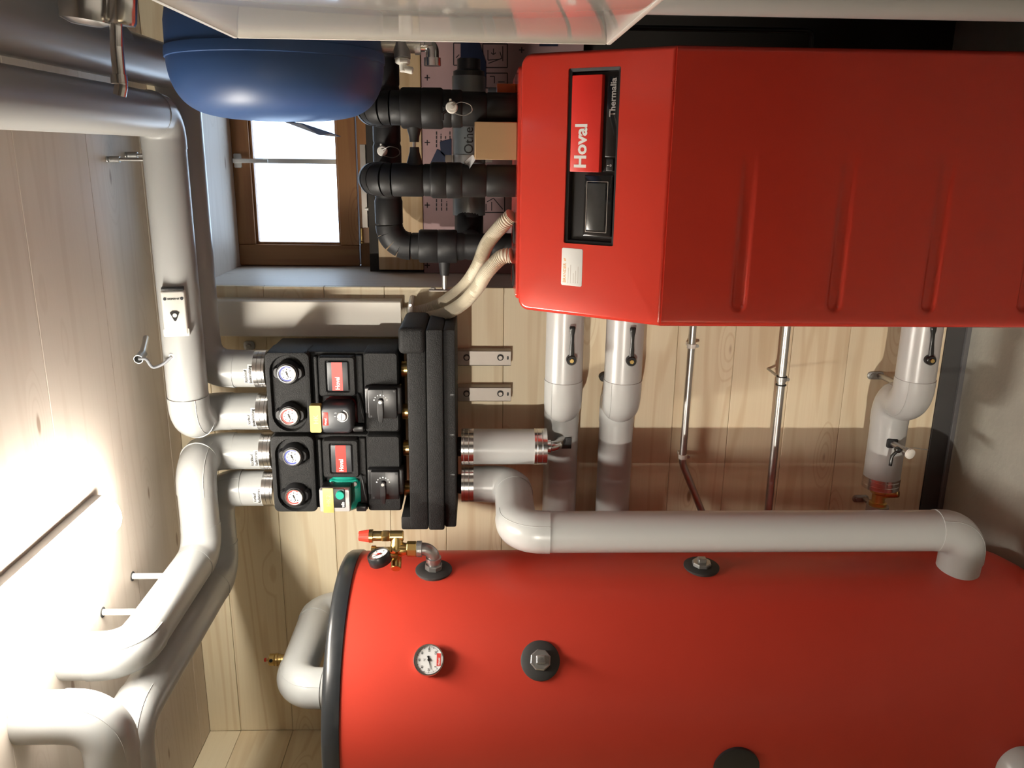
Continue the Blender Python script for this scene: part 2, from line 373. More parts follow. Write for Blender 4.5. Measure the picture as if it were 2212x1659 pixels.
# unseen partition and sliding door, added so their gap shapes the corridor bulb's beam
YD0, SX0, SX1, SH = -0.5, -1.25, -0.892, 2.25
g = G(); g.box((XL-0.02, YD0-0.05, 0), (SX0, YD0, CEIL)); g.box((-0.15, YD0-0.05, 0), (XR+0.1, YD0, CEIL)); g.box((SX0, YD0-0.05, SH), (-0.15, YD0, CEIL)); struct('unseen_partition', g, 'plaster')
g = G(); g.bbox((SX1, YD0-0.09, 0.005), (-0.12, YD0-0.052, SH+0.03), 0.002, 1); struct('unseen_door', g, 'plaster')
y = YF; i = 0
cs = at(58, 520, Z=CEIL).y; pc = (at(205, 470, Z=CEIL).y-cs)
y = cs - math.ceil((cs-YF)/pc)*pc
while y < W-1e-3:
    a, b2 = max(y, YF), min(y+pc, W)
    if b2-a > 0.01:
        g = G(); g.bbox((XL, a+0.0006, CEIL-0.0005*(i % 2)), (XR, b2-0.0006, CEIL+0.02), 0.0012, 1); mk('plank', g, 'glazed', ceiling, smooth=False)
    y += pc; i += 1
g = G(); g.box((XL, W-0.006, 0.0), (NJ, W+0.02, 0.0715)); bb = struct('baseboard_back', g, 'membrane')
g = G(); g.bbox((XL, W-0.018, 0.0), (NJ, W-0.0062, 0.014), 0.001, 1); mk('flashing_strip', g, 'flashing', bb)
g = G(); g.box((XL, YF, 0.0), (XL+0.006, W, 0.0715)); struct('baseboard_left', g, 'membrane')

# ------------------------------------------------------------------ ceiling lamp
lx = at(210, 1060, Z=CEIL).x; ly1 = at(205, 1058, Z=CEIL).y
lw, lh = 0.10, 0.075
lamp = thing('ceiling_lamp', 'long white batten lamp glowing on the glazed wood ceiling', 'ceiling lamp', (lx-lw/2, ly1-0.31, CEIL))
f = Fr((lx-lw/2, ly1-0.31, CEIL-0.0005), (1, 0, 0), (0, 1, 0)); f.en = V3((0, 0, -1))
g = G(); g.loft(f, [(lw, 0.62, 0.02, 0.0), (lw, 0.62, 0.02, 0.024), (lw-0.01, 0.61, 0.02, 0.026)]); mk('housing', g, 'lamp_body', lamp)
g = G(); g.loft(f, [(lw-0.012, 0.608, 0.02, 0.0265), (lw-0.012, 0.608, 0.03, 0.045), (lw-0.03, 0.59, 0.03, 0.062), (lw-0.055, 0.56, 0.02, lh-0.003), (lw-0.08, 0.53, 0.008, lh)]); mk('diffuser', g, 'lamp_diffuser', lamp)

# unseen bulb added behind, for the frontal light implied by the wall shadows
LB = V3((-1.5, -3.4, 2.45))
blb = thing('unseen_bulb', 'unseen bare bulb added behind the door gap to light the back wall', 'lamp', LB)
g = G(); g.lathe(LB, (0, 0, 1), [(0, -0.035), (0.02, -0.03), (0.034, -0.008), (0.034, 0.008), (0.022, 0.03), (0.013, 0.04), (0, 0.04)], 20); mk('bulb', g, 'bulb', blb)
g = G(); g.cyl(LB+V3((0, 0, 0.04)), (LB.x, LB.y, CEIL-0.001), 0.012, seg=14); mk('socket', g, 'black_plastic', blb)

# ------------------------------------------------------------------ window
win = bpy.data.objects.new('window_1', None); COL.objects.link(win); win['kind'] = 'structure'; ORIG['window_1'] = V3((0, NBW, 1.9)); win.location = (0, NBW, 1.9)
def wx(y): return at(600, y, Y=NBW).x
def wz(x): return at(x, 400, Y=NBW).z
wl, wr = NJ+0.001, NR-0.001; wt, wb = NH-0.012, wz(803)
wcx = wx(348); sl = wx(572); sr = 2*wcx-sl; st_ = wz(508); sb = wz(772)
gl_l, gl_r, gl_t, gl_b = wx(523), 2*wcx-wx(523), wz(550), wz(727)
def fbar(name, x0, x1, z0, z1, y0, y1, mat): g = G(); g.bbox((x0, y0, z0), (x1, y1, z1), 0.002, 1); return mk(name, g, mat, win)
fbar('window_frame', wl, sl-0.002, wb, wt, NBW, NBW+0.07, 'old_oak_v'); fbar('window_frame', sr+0.002, wr, wb, wt, NBW, NBW+0.07, 'old_oak_v')
fbar('window_frame', sl-0.002, sr+0.002, st_+0.002, wt, NBW, NBW+0.07, 'old_oak'); fbar('window_frame', sl-0.002, sr+0.002, wb, sb-0.003, NBW, NBW+0.07, 'old_oak')
ys = NBW-0.012
fbar('sash_stile', sl, gl_l-0.008, sb, st_, ys, NBW+0.04, 'old_oak_v'); fbar('sash_stile', gl_r+0.008, sr, sb, st_, ys, NBW+0.04, 'old_oak_v')
fbar('sash_rail', gl_l-0.008, gl_r+0.008, gl_t+0.008, st_, ys, NBW+0.04, 'old_oak'); fbar('sash_rail', gl_l-0.008, gl_r+0.008, sb, gl_b-0.008, ys, NBW+0.04, 'old_oak')
for (a, b2, c, d) in ((gl_l-0.008, gl_l, gl_b-0.008, gl_t+0.008), (gl_r, gl_r+0.008, gl_b-0.008, gl_t+0.008), (gl_l, gl_r, gl_t, gl_t+0.008), (gl_l, gl_r, gl_b-0.008, gl_b)):
    fbar('glazing_bead', a, b2, c, d, NBW+0.004, NBW+0.03, 'old_oak')
mw = 0.017
fbar('muntin', wcx-mw/2, wcx+mw/2, gl_b, gl_t, NBW+0.018, NBW+0.04, 'white_plastic')
for (a, b2) in ((gl_l, wcx-mw/2), (wcx+mw/2, gl_r)):
    g = G(); g.box((a-0.003, NBW+0.026, gl_b-0.003), (b2+0.003, NBW+0.030, gl_t+0.003)); mk('pane', g, 'window_glass', win, smooth=False)
hz = wz(520)
f = Fr((wcx, ys, hz)); g = G(); g.rbox(f, 0.048, 0.026, 0.0, 0.008, 0.004); hp_ = mk('handle_plate', g, 'white_plastic', win)
hz2 = wz(588); g = G(); g.cyl((wcx, ys-0.008, hz), (wcx, ys-0.035, hz), 0.008)
g.loft(Fr((wcx, ys-0.03, hz), (1, 0, 0), (0, -1, 0)), [(0.016, 0.012, 0.004, -0.008), (0.015, 0.012, 0.004, 0.03), (0.011, 0.01, 0.003, hz-hz2)]); mk('handle_lever', g, 'white_plastic', hp_)
f = Fr((at(787, 506, Y=NBW-0.01).x, NBW-0.004, at(776, 505, Y=NBW).z-0.01)); g = G(); g.cyl(f.p(-0.025, 0.0, 0.004), f.p(0.022, 0.0, 0.004), 0.005, seg=12, bev=0.002); g.cyl(f.p(-0.034, 0.0, 0.004), f.p(-0.027, 0.0, 0.004), 0.006, seg=12, bev=0.002); mk('hinge', g, 'brass', win)

# wall below the window: sill board, pine board, pink insulation board
bz1, bz0 = at(815, 450, Y=NBL).z, at(913, 450, Y=NBL).z
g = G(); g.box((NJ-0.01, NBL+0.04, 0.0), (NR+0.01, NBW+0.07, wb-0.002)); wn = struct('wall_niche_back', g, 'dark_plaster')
bx0 = at(860, 590, Y=NBL).x
g = G(); g.bbox((NJ+0.012, NBL, bz0), (NR, NBL+0.022, bz1), 0.0015, 1); o = solo('pine_board', g, 'board', 'raw pine board fixed across the niche under the window', 'board')
strip = thing('insulation_board', 'pink foam board printed with plus marks and pictograms behind the black pipes', 'insulation board', (0, NBL+0.02, 0.0))
g = G(); g.bbox((NJ+0.001, NBL+0.006, at(1262, 95, Y=NBL).z), (NR-0.001, NBL+0.038, bz0-0.001), 0.001, 1); mk('foam_panel', g, 'pink_board', strip)
fp = Fr((0, NBL+0.006, 0))
def pbar(g, x0, z0, x1, z1, w=0.0035):
    a = V3((x0, NBL+0.006-0.0006, z0)); b_ = V3((x1, NBL+0.006-0.0006, z1)); d = (b_-a).normalized(); n = d.cross(V3((0, 1, 0)))*w/2
    v = [g.bm.verts.new(p) for p in (a+n, a-n, b_-n, b_+n)]; g.bm.faces.new(v)
def pp(x, y): q = at(x, y, Y=NBL+0.006); return q.x, q.z
for (px, py) in ((923, 168), (923, 308), (923, 443), (923, 573), (1127, 108)):
    x0, z0 = pp(px, py); g = G(); pbar(g, x0-0.009, z0, x0+0.009, z0); pbar(g, x0, z0-0.009, x0, z0+0.009); mk('plus_mark', g, 'print_ink', strip, smooth=False)
def pict(cx0, cy0, cx1, cy1, lines):
    g = G(); c = [(cx0, cy0), (cx1, cy0), (cx1, cy1), (cx0, cy1)]
    for i in range(4):
        a, b_ = pp(*c[i]), pp(*c[(i+1) % 4]); pbar(g, *a, *b_)
    for l in lines: pbar(g, *pp(*l[:2]), *pp(*l[2:]), 0.003)
    mk('printed_pictogram', g, 'print_ink', strip, smooth=False)
pict(1043, 95, 1096, 146, [(1054, 108, 1054, 130), (1054, 130, 1078, 128), (1066, 105, 1066, 118), (1066, 118, 1061, 114), (1066, 118, 1071, 114), (1055, 137, 1084, 126), (1084, 126, 1080, 112), (1086, 100, 1086, 132)])
pict(1046, 158, 1096, 190, [(1058, 165, 1068, 165), (1068, 165, 1068, 180), (1076, 177, 1090, 177)])
pict(980, 93, 996, 141, [(985, 125, 992, 118), (987, 132, 995, 124)])
pict(1043, 420, 1090, 459, [(1050, 455, 1050, 440), (1062, 455, 1062, 436), (1052, 436, 1066, 428), (1066, 428, 1076, 440), (1076, 440, 1086, 452)])
def plines(x0, x1, n, y0, y1):
    g = G()
    for i in range(n):
        xx = x0+(x1-x0)*i/max(1, n-1); yy = y1+(i*7 % 3)*5
        k = y0
        while k > yy: pbar(g, *pp(xx, k), *pp(xx, max(yy, k-7)), 0.004); k -= 9
    mk('printed_lines', g, 'print_ink', strip, smooth=False)
plines(943, 972, 4, 318, 284); plines(943, 965, 3, 455, 425)
# dark blue tape patches
def tape(pts, lab):
    g = G(); v0 = [at(a, c, Y=NBL+0.004) for a, c in pts]
    a = g.loop(v0); b_ = g.loop([p+V3((0, 0.0018, 0)) for p in v0]); g.bridge(a, b_); g.cap(a); g.cap(b_, True)
    return mk('blue_tape', g, 'blue_tape', strip, smooth=False)
tape([(995, 90), (1035, 90), (1050, 134), (1050, 190), (996, 190)], ''); tape([(950, 306), (975, 300), (975, 352), (952, 330)], ''); tape([(944, 322), (966, 335), (960, 366), (927, 358)], '')
tape([(1165, 88), (1205, 88), (1205, 100), (1165, 100)], '')

# metal angle strip with bolts under the window
g = G(); p0, p1 = at(777, 312, Y=2.98), at(795, 492, Y=2.98)
g.bbox((p1.x, 2.977, p1.z), (p0.x, 2.98, p0.z), 0.0008, 1); g.bbox((p1.x, 2.98, p1.z), (p0.x, 3.09, p1.z+0.003), 0.0008, 1)
ang = thing('metal_angle', 'flat zinc angle strip with white bolts below the window sash', 'bracket', (p1.x, 2.98, p1.z)); mk('angle', g, 'zinc_rail', ang)
for (px, py) in ((783, 388), (797, 452)):
    q = at(px, py, Y=2.97); g = G(); g.hexnut(q+V3((0, 0, -0.006)), (0, 0, 1), 0.008, 0.008); g.cyl(q+V3((0, 0, -0.01)), q+V3((0, 0, 0.014)), 0.0045, seg=10); mk('bolt', g, 'white_plastic', ang)

# ------------------------------------------------------------------ insulated pipes
RP = 0.055
def pipe_run(name, pts, R, bend, label, mat='jacket', cat='pipe', group=None, seams=True, seg=36, elbow_over=0.0014, collar=0.022):
    lo = min(pts, key=lambda p: p[2]); t = thing(name, label, cat, lo, group)
    for k, pth in fillet(pts, bend, 14):
        if k == 's':
            if (pth[1]-pth[0]).length < 0.004: continue
            g = G(); g.sweep([pth[0], pth[1]], R, seg); mk('pipe_section', g, mat, t)
        else:
            d0 = (pth[1]-pth[0]).normalized(); d1 = (pth[-1]-pth[-2]).normalized()
            q = [pth[0]-d0*collar] + pth + [pth[-1]+d1*collar]
            g = G(); g.sweep(q, R+elbow_over, seg); e = mk('elbow', g, mat, t)
            if seams:      # raised closing seam along the outside of the bend
                n = d0.cross(d1).normalized(); mid = pth[len(pth)//2]
                out = (((pth[0]+pth[-1])/2)-mid); out = -out.normalized()
                ln = []
                for i in range(len(q)):
                    tg = (q[min(i+1, len(q)-1)]-q[max(i-1, 0)]).normalized(); o_ = n.cross(tg); o_ = o_ if o_.dot(out) > 0 else -o_
                    o_ = (o_*0.8 + n*(-0.6 if n.dot(CAM-q[i]) < 0 else 0.6)).normalized()
                    ln.append(q[i]+o_*(R+elbow_over))
                g = G(); g.sweep(ln, 0.0011, 6); mk('seam_bead', g, mat, e)
    return t
def collar_band(t, p0, p1, R, name='collar', mat='chrome'):
    p0 = V3(p0); p1 = V3(p1); d = p1-p0; L_ = d.length
    pr = [(0, 0), (R, 0)] 
    for k in (0.22, 0.62): pr += [(R, L_*k-0.0008), (R-0.0005, L_*k), (R, L_*k+0.0008)]
    pr += [(R, L_), (0, L_)]
    g = G(); g.lathe(p0, d, pr, 40); return mk(name, g, mat, t, angle=25)
def label_strip(t, X, Y, R, z0, z1, halfw, off, s, th):
    """printed white tape round an upright pipe"""
    f = Fr((X, Y, 0)); g = G(); n = 10
    a = [f.o + f.ex*(math.sin((off-halfw+2*halfw*i/n)/R)*(R+0.0008)) + f.en*(math.cos((off-halfw+2*halfw*i/n)/R)*(R+0.0008)) for i in range(n+1)]
    A = [g.bm.verts.new(p+V3((0, 0, z0))) for p in a]; B = [g.bm.verts.new(p+V3((0, 0, z1))) for p in a]; g.bridge(A, B, False)
    o = mk('label', g, 'white_paper', t)
    text('lettering', s, f, off, (z0+z1)/2-th*0.42, th, 'ink_black', o, w=halfw*1.75, align='C', cyl_r=R, t=0.0013, bold=0.03)
YB, YFP = 2.41, 2.29
XP = [at(520, y_, Y=YB).x for y_ in (796, 888, 974, 1054)]
ZC1 = at(575, 900, Y=2.36).z; ZC0 = at(552, 900, Y=2.36).z       # chrome collar under the pipes
ZR = 2.408
xa1, xa2 = 0.206, 0.083
yh = at(30, 230, Z=ZR).y
P1 = pipe_run('insulated_pipe', [(XP[0], YB, ZC1), (XP[0], YB, ZR-0.008), (xa1, YB, ZR-0.008), (xa1, 0.9, ZR-0.008)], RP, 0.075, 'grey insulated pipe from floor-heating return turning under the blue vessel', group=None)
P2 = pipe_run('insulated_pipe', [(XP[1], YB, ZC1), (XP[1], YB, ZR), (XP[1], YFP, ZR), (xa2, YFP, ZR), (xa2, 0.85, ZR)], RP, 0.062, 'grey insulated pipe of floor-heating supply carrying the actuator box')
P3 = pipe_run('insulated_pipe', [(XP[2], YB, ZC1), (XP[2], YB, ZR), (XP[2], YFP, ZR), (-1.155, YFP, ZR), (-1.155, 1.755, ZR), (-1.155, 1.755, CEIL+0.02)], RP, [0.062, 0.062, 0.07, 0.07], 'grey insulated pipe from radiator return rising into ceiling beside the lamp')
zq = at(232, 1560, Y=1.555).z
P4 = pipe_run('insulated_pipe', [(XP[3], YB, ZC1), (XP[3], YB, ZR-0.008), (-1.285, YB, ZR-0.008), (-1.285, 1.675, ZR-0.008), (XL+0.01, 1.675, ZR-0.008)], RP, [0.07, 0.08, 0.07], 'grey insulated pipe from radiator supply running behind the other ceiling pipe')
P5 = pipe_run('insulated_pipe', [(-1.17, 1.555, CEIL+0.02), (-1.17, 1.555, zq), (XL+0.01, 1.555, zq)], RP, 0.07, 'bright insulated pipe dropping from ceiling with elbow to the left wall')
names = (('R\u00fccklauf', 'Bodenheizung'), ('Vorlauf', 'Bodenheizung'), ('R\u00fccklauf', 'Radiatoren'), ('Vorlauf', 'Radiatoren'))
for i, t in enumerate((P1, P2, P3, P4)):
    collar_band(t, (XP[i], YB, ZC1-0.002), (XP[i], YB, ZC0), RP+0.0012)
    zl = ZC0+0.0
    label_strip(t, XP[i], YB, RP, zl+0.0, zl+0.0125, 0.032 if i < 2 else 0.027, -0.006, names[i][1], 0.0088)
    label_strip(t, XP[i], YB, RP, zl+0.0128, zl+0.0245, 0.023 if i % 2 == 0 else 0.019, -0.010, names[i][0], 0.0085)
# wider sleeve on the return pipe near the cabinet
ysl = at(243, 120, Z=ZR).y
t = P1
g = G(); g.lathe((xa1+0.010, ysl, ZR+0.004), (0, -1, 0), [(0, 0), (0.057, 0), (0.062, 0.008), (0.063, 0.02), (0.063, ysl-0.9), (0, ysl-0.9)], 40); mk('sleeve', g, 'jacket', t)
# actuator box on the supply pipe
ax0, ax1 = at(370, 628, Y=2.22).x, at(370, 728, Y=2.22).x
act = thing('valve_actuator', 'cream valve actuator box with round dial set into the grey pipe', 'actuator', ((ax0+ax1)/2, YFP-0.04, ZR-0.02))
f = Fr(((ax0+ax1)/2, YFP-0.03, ZR+0.0), (1, 0, 0), (0, -0.25, 1)); aw = ax0-ax1
g = G(); g.loft(f, [(aw, 0.062, 0.006, 0.0), (aw, 0.062, 0.006, 0.030), (aw-0.006, 0.056, 0.006, 0.036), (aw-0.012, 0.05, 0.006, 0.0375)]); body = mk('housing', g, 'white_plastic', act)
g = G(); g.rbox(f, 0.022, 0.066, 0.0, 0.0345, 0.004, cu=-aw/2+0.011); mk('terminal_cover', g, 'white_plastic', act)
g = G(); g.rbox(f, 0.008, 0.056, 0.012, 0.036, 0.001, cu=aw/2+0.004); mk('cable_slot', g, 'black_plastic', act)
fd = f.at(-0.006, 0.0, 0.0376)
g = G(); g.prism(fd, [(0.009, 0.012), (0.014, 0.006), (0.014, -0.006), (0.009, -0.012), (-0.012, -0.003), (-0.014, 0.0), (-0.012, 0.003)], 0, 0.0012); mk('dial_plate', g, 'black_plastic', act)
g = G(); g.cyl(fd.p(0.002, 0, 0.001), fd.p(0.002, 0, 0.0028), 0.0055, seg=18); mk('dial_knob', g, 'white_plastic', act)
for s in (-1, 1):
    g = G(); g.cyl(f.p(aw/2-0.022, s*0.021, 0.037), f.p(aw/2-0.022, s*0.021, 0.0384), 0.0042, seg=14); mk('screw_plug', g, 'charcoal', act)
    g = G(); g.cyl(f.p(-aw/2+0.010, s*0.025, 0.034), f.p(-aw/2+0.010, s*0.025, 0.036), 0.0035, seg=12); mk('screw', g, 'steel', act)
ft = Fr(f.p(aw/2-0.024, 0.0, 0.0376), f.ey*-1, f.ex); ft.en = f.en
text('maker_name', 'SIEMENS', Fr(f.p(aw/2-0.0245, 0, 0.0376), -f.ey, f.ex), 0, 0, 0.0048, 'ink_black', act, w=0.03, align='C', bold=0.03)
# cable and stand-off tube under the ceiling
q0 = at(300, 775, Y=2.22); q1 = at(330, 750, Y=YFP+0.04)
tb = thing('cable_tube', 'short steel conduit stub on the ceiling with a grey cable hanging out', 'conduit', q0)
g = G(); d = V3((-0.15, -1, -0.05)).normalized(); e0 = V3((q1.x+0.02, YFP+0.07, CEIL-0.02)); g.sweep([e0, q0-d*0.03], 0.0085, 16); mk('tube', g, 'steel', tb)
g = G(); g.lathe(q0-d*0.035, d, [(0.0085, 0), (0.0125, 0.002), (0.0125, 0.04), (0.0105, 0.04), (0.0105, 0.012), (0, 0.012)], 20); mk('socket', g, 'galvanized', tb)
q2 = at(371, 770, Y=YFP-RP*0.97); g = G(); g.sweep(catmull([q0+V3((0, 0, 0)), q0+V3((0.0, -0.004, -0.02)), at(330, 793, Y=2.23), at(352, 786, Y=2.235), q2], 8), 0.0042, 12); mk('cable', g, 'grey_cable', tb)
g = G(); g.cyl(q2+V3((0, -0.001, 0)), q2+V3((0, 0.012, 0)), 0.008, seg=14); mk('grommet', g, 'white_plastic', tb)
# hangers from the ceiling
def hanger(px, py, Y, ztop, r, mat, label, plate=True, white=False):
    q = at(px, py, Y=Y); t = thing('pipe_hanger', label, 'pipe hanger', (q.x, Y, ztop), 'rods holding the ceiling pipes')
    g = G(); g.cyl((q.x, Y, ztop), (q.x, Y, CEIL-0.0012), r, seg=16); mk('rod', g, mat, t)
    if plate:
        g = G(); g.rbox(axis_frame((q.x, Y, CEIL-0.0012), (0, 0, -1)), 0.032, 0.016, 0, 0.003, 0.006); mk('foot_plate', g, 'galvanized', t)
        g = G(); g.cyl((q.x, Y, CEIL-0.03), (q.x, Y, CEIL-0.004), 0.0085, seg=14, bev=0.001); mk('sleeve_nut', g, 'galvanized', t)
    else:
        g = G(); g.lathe((q.x, Y, CEIL-0.0012), (0, 0, -1), [(0, 0), (r+0.006, 0), (r+0.005, 0.002), (0, 0.002)], 18); mk('drill_hole_rim', g, 'gasket', t)
    return t
hanger(300, 345, YFP, ZR+RP, 0.0045, 'steel', 'threaded steel rod holding the supply pipe near the window niche')
hanger(300, 335, YB, ZR+RP-0.008, 0.0045, 'steel', 'threaded steel rod behind, holding the return pipe near the window niche')
for (px, py, Yq) in ((310, 1268, 2.14), (245, 1360, 1.95)):
    q = at(px, py, Y=Yq); t = thing('pipe_hanger', ('white sleeved rod above the bend of the ceiling pipe' if Yq > 2 else 'white sleeved rod over the middle of the brightly lit pipe'), 'pipe hanger', (-1.155, Yq, ZR+RP), 'rods holding the ceiling pipes')
    g = G(); g.cyl((-1.155, Yq, ZR+RP-0.004), (-1.155, Yq, CEIL-0.001), 0.0085, seg=16); mk('rod', g, 'white_plastic', t)
    g = G(); g.lathe((-1.155, Yq, CEIL-0.0012), (0, 0, -1), [(0, 0), (0.014, 0), (0.013, 0.0015), (0, 0.0015)], 18); mk('drill_hole_rim', g, 'gasket', t)

# ------------------------------------------------------------------ buffer tank
TX, TY, TR = -1.459, 2.093, 0.36
TZ = 1.58 + 0.36*0.96
def tank_pt(x, y, R=TR):
    k = ray(x, y); a = k.x**2+k.y**2; b_ = -2*(k.x*TX+k.y*TY); c = TX**2+TY**2-R*R
    t = (-b_-math.sqrt(max(0, b_*b_-4*a*c)))/(2*a); p = CAM+k*t; return p, V3((p.x-TX, p.y-TY, 0)).normalized()
tank = thing('buffer_tank', 'tall round red buffer tank with black rim and bolted plugs', 'tank', (TX, TY, 0))
g = G(); g.lathe((TX, TY, 0.03), (0, 0, 1), [(0, 0), (TR-0.03, 0.0), (TR-0.005, 0.05), (TR, 0.10), (TR, 1.0), (TR, TZ-0.03), (0, TZ-0.03)], 128); mk('jacket', g, 'tank_red', tank)
g = G(); g.lathe((TX, TY, TZ), (0, 0, 1), [(TR-0.002, -0.002), (TR+0.0035, 0.0), (TR+0.004, 0.008), (TR+0.003, 0.030), (TR-0.004, 0.041), (TR-0.014, 0.046), (TR-0.03, 0.046), (TR-0.05, 0.043), (0, 0.045)], 128); mk('lid', g, 'rim_black', tank)
g = G(); g.lathe((TX, TY, 0.0), (0, 0, 1), [(0, 0), (TR-0.06, 0), (TR-0.06, 0.04), (0, 0.04)], 48); mk('foot_ring', g, 'rim_black', tank)
def plug(px, py, rw=0.049, name='plug', big=True, txt=True):
    p, n = tank_pt(px, py); f = axis_frame(p, n)
    g = G(); g.lathe(p, n, [(rw*0.5, 0.001), (rw, -0.0055), (rw, 0.003), (rw-0.002, 0.0045), (rw*0.5, 0.0065), (0, 0.0065)], 48); w_ = mk('washer', g, 'gasket', tank)
    if big:
        g = G(); g.hexnut(p+n*0.0045, n, 0.0265, 0.012, sides=8); b_ = mk('plug', g, 'galvanized', tank, smooth=False)
        g = G(); g.rbox(f.at(0, 0, 0.0165), 0.02, 0.022, 0.0, 0.011, 0.002, 0.002); mk('square_head', g, 'galvanized', b_)
        if txt:
            text('cast_mark', '1\u00bd', f.at(0, 0, 0.0275), 0, -0.003, 0.006, 'steel', b_, align='C'); text('cast_mark', 'N90', f.at(0, 0, 0.0167), 0, -0.021, 0.0055, 'steel', b_, align='C')
    return p, n
plug(1167, 1427); plug(1515, 1224, txt=False)
p, n = tank_pt(1590, 1657); g = G(); g.lathe(p, n, [(0, 0.0), (0.058, -0.006), (0.058, 0.004), (0.05, 0.006), (0, 0.006)], 48); mk('port_cover', g, 'rim_black', tank)
p, n = tank_pt(2200, 1655); g = G(); g.lathe(p, n, [(0, -0.01), (0.06, -0.02), (0.057, 0.05), (0.05, 0.06), (0, 0.06)], 48); solo('pipe_end_cap', g, 'jacket', 'round white pipe end capping a low port on the red tank', 'pipe cap')
# dial thermometer
p, n = tank_pt(927, 1427); f = axis_frame(p, n)
def dial_gauge(t, f, R, depth, ring='chrome', face='dial_white'):
    g = G(); g.lathe(f.o, f.en, [(R*0.55, -0.006), (R*0.98, 0.0), (R, 0.002), (R, depth-0.002), (R-0.0012, depth), (R-0.004, depth), (R-0.0045, depth-0.003)], 40); mk('bezel', g, ring, t)
    g = G(); g.lathe(f.o+f.en*(depth-0.004), f.en, [(R-0.004, 0), (0, 0.0001)], 40); mk('dial', g, face, t)
    return f.at(0, 0, depth-0.0036)
def needle(t, f, ang, L_, mat='ink_black', w=0.0016, hub=0.0035, tail=0.4):
    g = G(); c, s = math.cos(ang), math.sin(ang)
    def q(a, b_): return (a*c-b_*s, a*s+b_*c)
    g.prism(f, [q(-L_*tail, -w*1.6), q(0, -w*0.7), q(L_, -w*0.2), q(L_, w*0.2), q(0, w*0.7), q(-L_*tail, w*1.6)], 0.0005, 0.0011)
    g.cyl(f.p(0, 0, 0.0005), f.p(0, 0, 0.0022), hub, seg=16); mk('needle', g, mat, t)
def ticks(t, f, R, a0, a1, n, L_, mat='ink_black', w=0.0006, major=5):
    g = G()
    for i in range(n+1):
        a = a0+(a1-a0)*i/n; l_ = L_*(1.9 if i % major == 0 else 1); c, s = math.cos(a), math.sin(a); ww = w*(1.7 if i % major == 0 else 1)
        pts = [((R-l_)*c-ww*s/2, (R-l_)*s+ww*c/2), ((R-l_)*c+ww*s/2, (R-l_)*s-ww*c/2), (R*c+ww*s/2, R*s-ww*c/2), (R*c-ww*s/2, R*s+ww*c/2)]
        g.bm.faces.new([g.bm.verts.new(f.p(u, v, 0.0003)) for u, v in pts])
    mk('scale_marks', g, mat, t, smooth=False)
th = thing('dial_thermometer', 'round white dial thermometer with chrome bezel on the red tank', 'thermometer', p)
fd = dial_gauge(th, f, 0.0385, 0.018)
ticks(th, fd, 0.032, math.radians(225), math.radians(-45), 60, 0.0022)
for i, s in enumerate(('0', '20', '40', '60', '80', '100', '120')):
    a = math.radians(225-270*i/6); text('numeral', s, fd, 0.0235*math.cos(a), 0.0235*math.sin(a)-0.0022, 0.0048, 'ink_black', th, align='C', bold=0.02, t=0.0004)
text('unit', '\u00b0C', fd, 0, 0.0085, 0.0042, 'ink_black', th, align='C', t=0.0004)
needle(th, fd, math.radians(193), 0.024)
g = G(); g.prism(fd, [(-0.015, -0.0315+0.002), (0.015, -0.0315+0.002), (0.0155, -0.0195), (-0.0155, -0.0195)], 0.0003, 0.0006); br = mk('brand_patch', g, 'ink_red', th, smooth=False)
text('brand_name', 'Hoval', fd, -0.013, -0.0275, 0.0055, 'ink_white', br, t=0.0008)

# top outlet pipe of the tank with brass air vent
zt = at(632, 1495, Y=TY).z
tp = pipe_run('insulated_pipe', [(TX-0.03, TY, TZ+0.044), (TX-0.03, TY, zt), (TX-0.03, 2.525, zt), (TX-0.03, 2.525, 1.40)], 0.056, 0.068, 'pale grey insulated pipe leaving the tank top and bending down behind it')
q = at(605, 1425, Y=2.22); vx = TX-0.03; q = V3((vx, at(605, 1425, X=vx).y, zt))
vent = thing('air_vent', 'small brass automatic air vent with red cap above the tank pipe', 'air vent', (q.x, q.y, zt+0.05))
zb = zt+0.052
g = G(); g.lathe((q.x, q.y, zb), (0, 0, 1), [(0, 0), (0.015, 0), (0.015, 0.010), (0.0165, 0.011), (0.0165, 0.02), (0.0195, 0.021), (0.0195, 0.028), (0.0165, 0.029), (0.0185, 0.031), (0.0185, 0.046), (0.014, 0.049), (0, 0.049)], 28); mk('body', g, 'brass', vent)
g = G(); g.cyl((q.x, q.y, zb+0.049), (q.x, q.y, zb+0.056), 0.004, seg=12); mk('stem', g, 'brass', vent)
g = G(); g.cyl((q.x, q.y, zb+0.056), (q.x, q.y, zb+0.063), 0.006, seg=14, bev=0.0015); mk('cap', g, 'red_cap', vent)
g = G(); g.cyl((q.x+0.008, q.y-0.016, zb+0.038), (q.x+0.010, q.y-0.021, zb+0.038), 0.005, seg=14); mk('outlet', g, 'black_plastic', vent)

# pipe from the manifold down the side of the tank
pn = V3((0.996, -0.087, 0)); sp = V3((TX+0.996*TR, TY-0.087*TR, 0)); ax = at(1192, 1162, Y=2.06); ax = V3((sp.x+0.118, sp.y-0.01, 0))
mzx = at(1038, 1048, Y=2.40); ZM = at(985, 900, Y=2.27).z
ztop = at(1112, 1100, Y=(YB+ax.y)/2).z; zport = at(2085, 1160, Y=ax.y).z
RS = 0.0575
side = pipe_run('insulated_pipe', [(mzx.x, YB, ZM-0.012), (mzx.x, YB, ztop), (ax.x, ax.y, ztop), (ax.x, ax.y, zport), (sp.x-0.012, sp.y+0.0, zport)], RP+0.001, [0.066, 0.066, 0.068], 'long white insulated pipe down the tank side from the manifold to a low port')
collar_band(side, (mzx.x, YB, ZM-0.012), (mzx.x, YB, at(1023, 1048, Y=YB).z), RP+0.0022)
mz2 = at(1090, 967, Y=2.40)
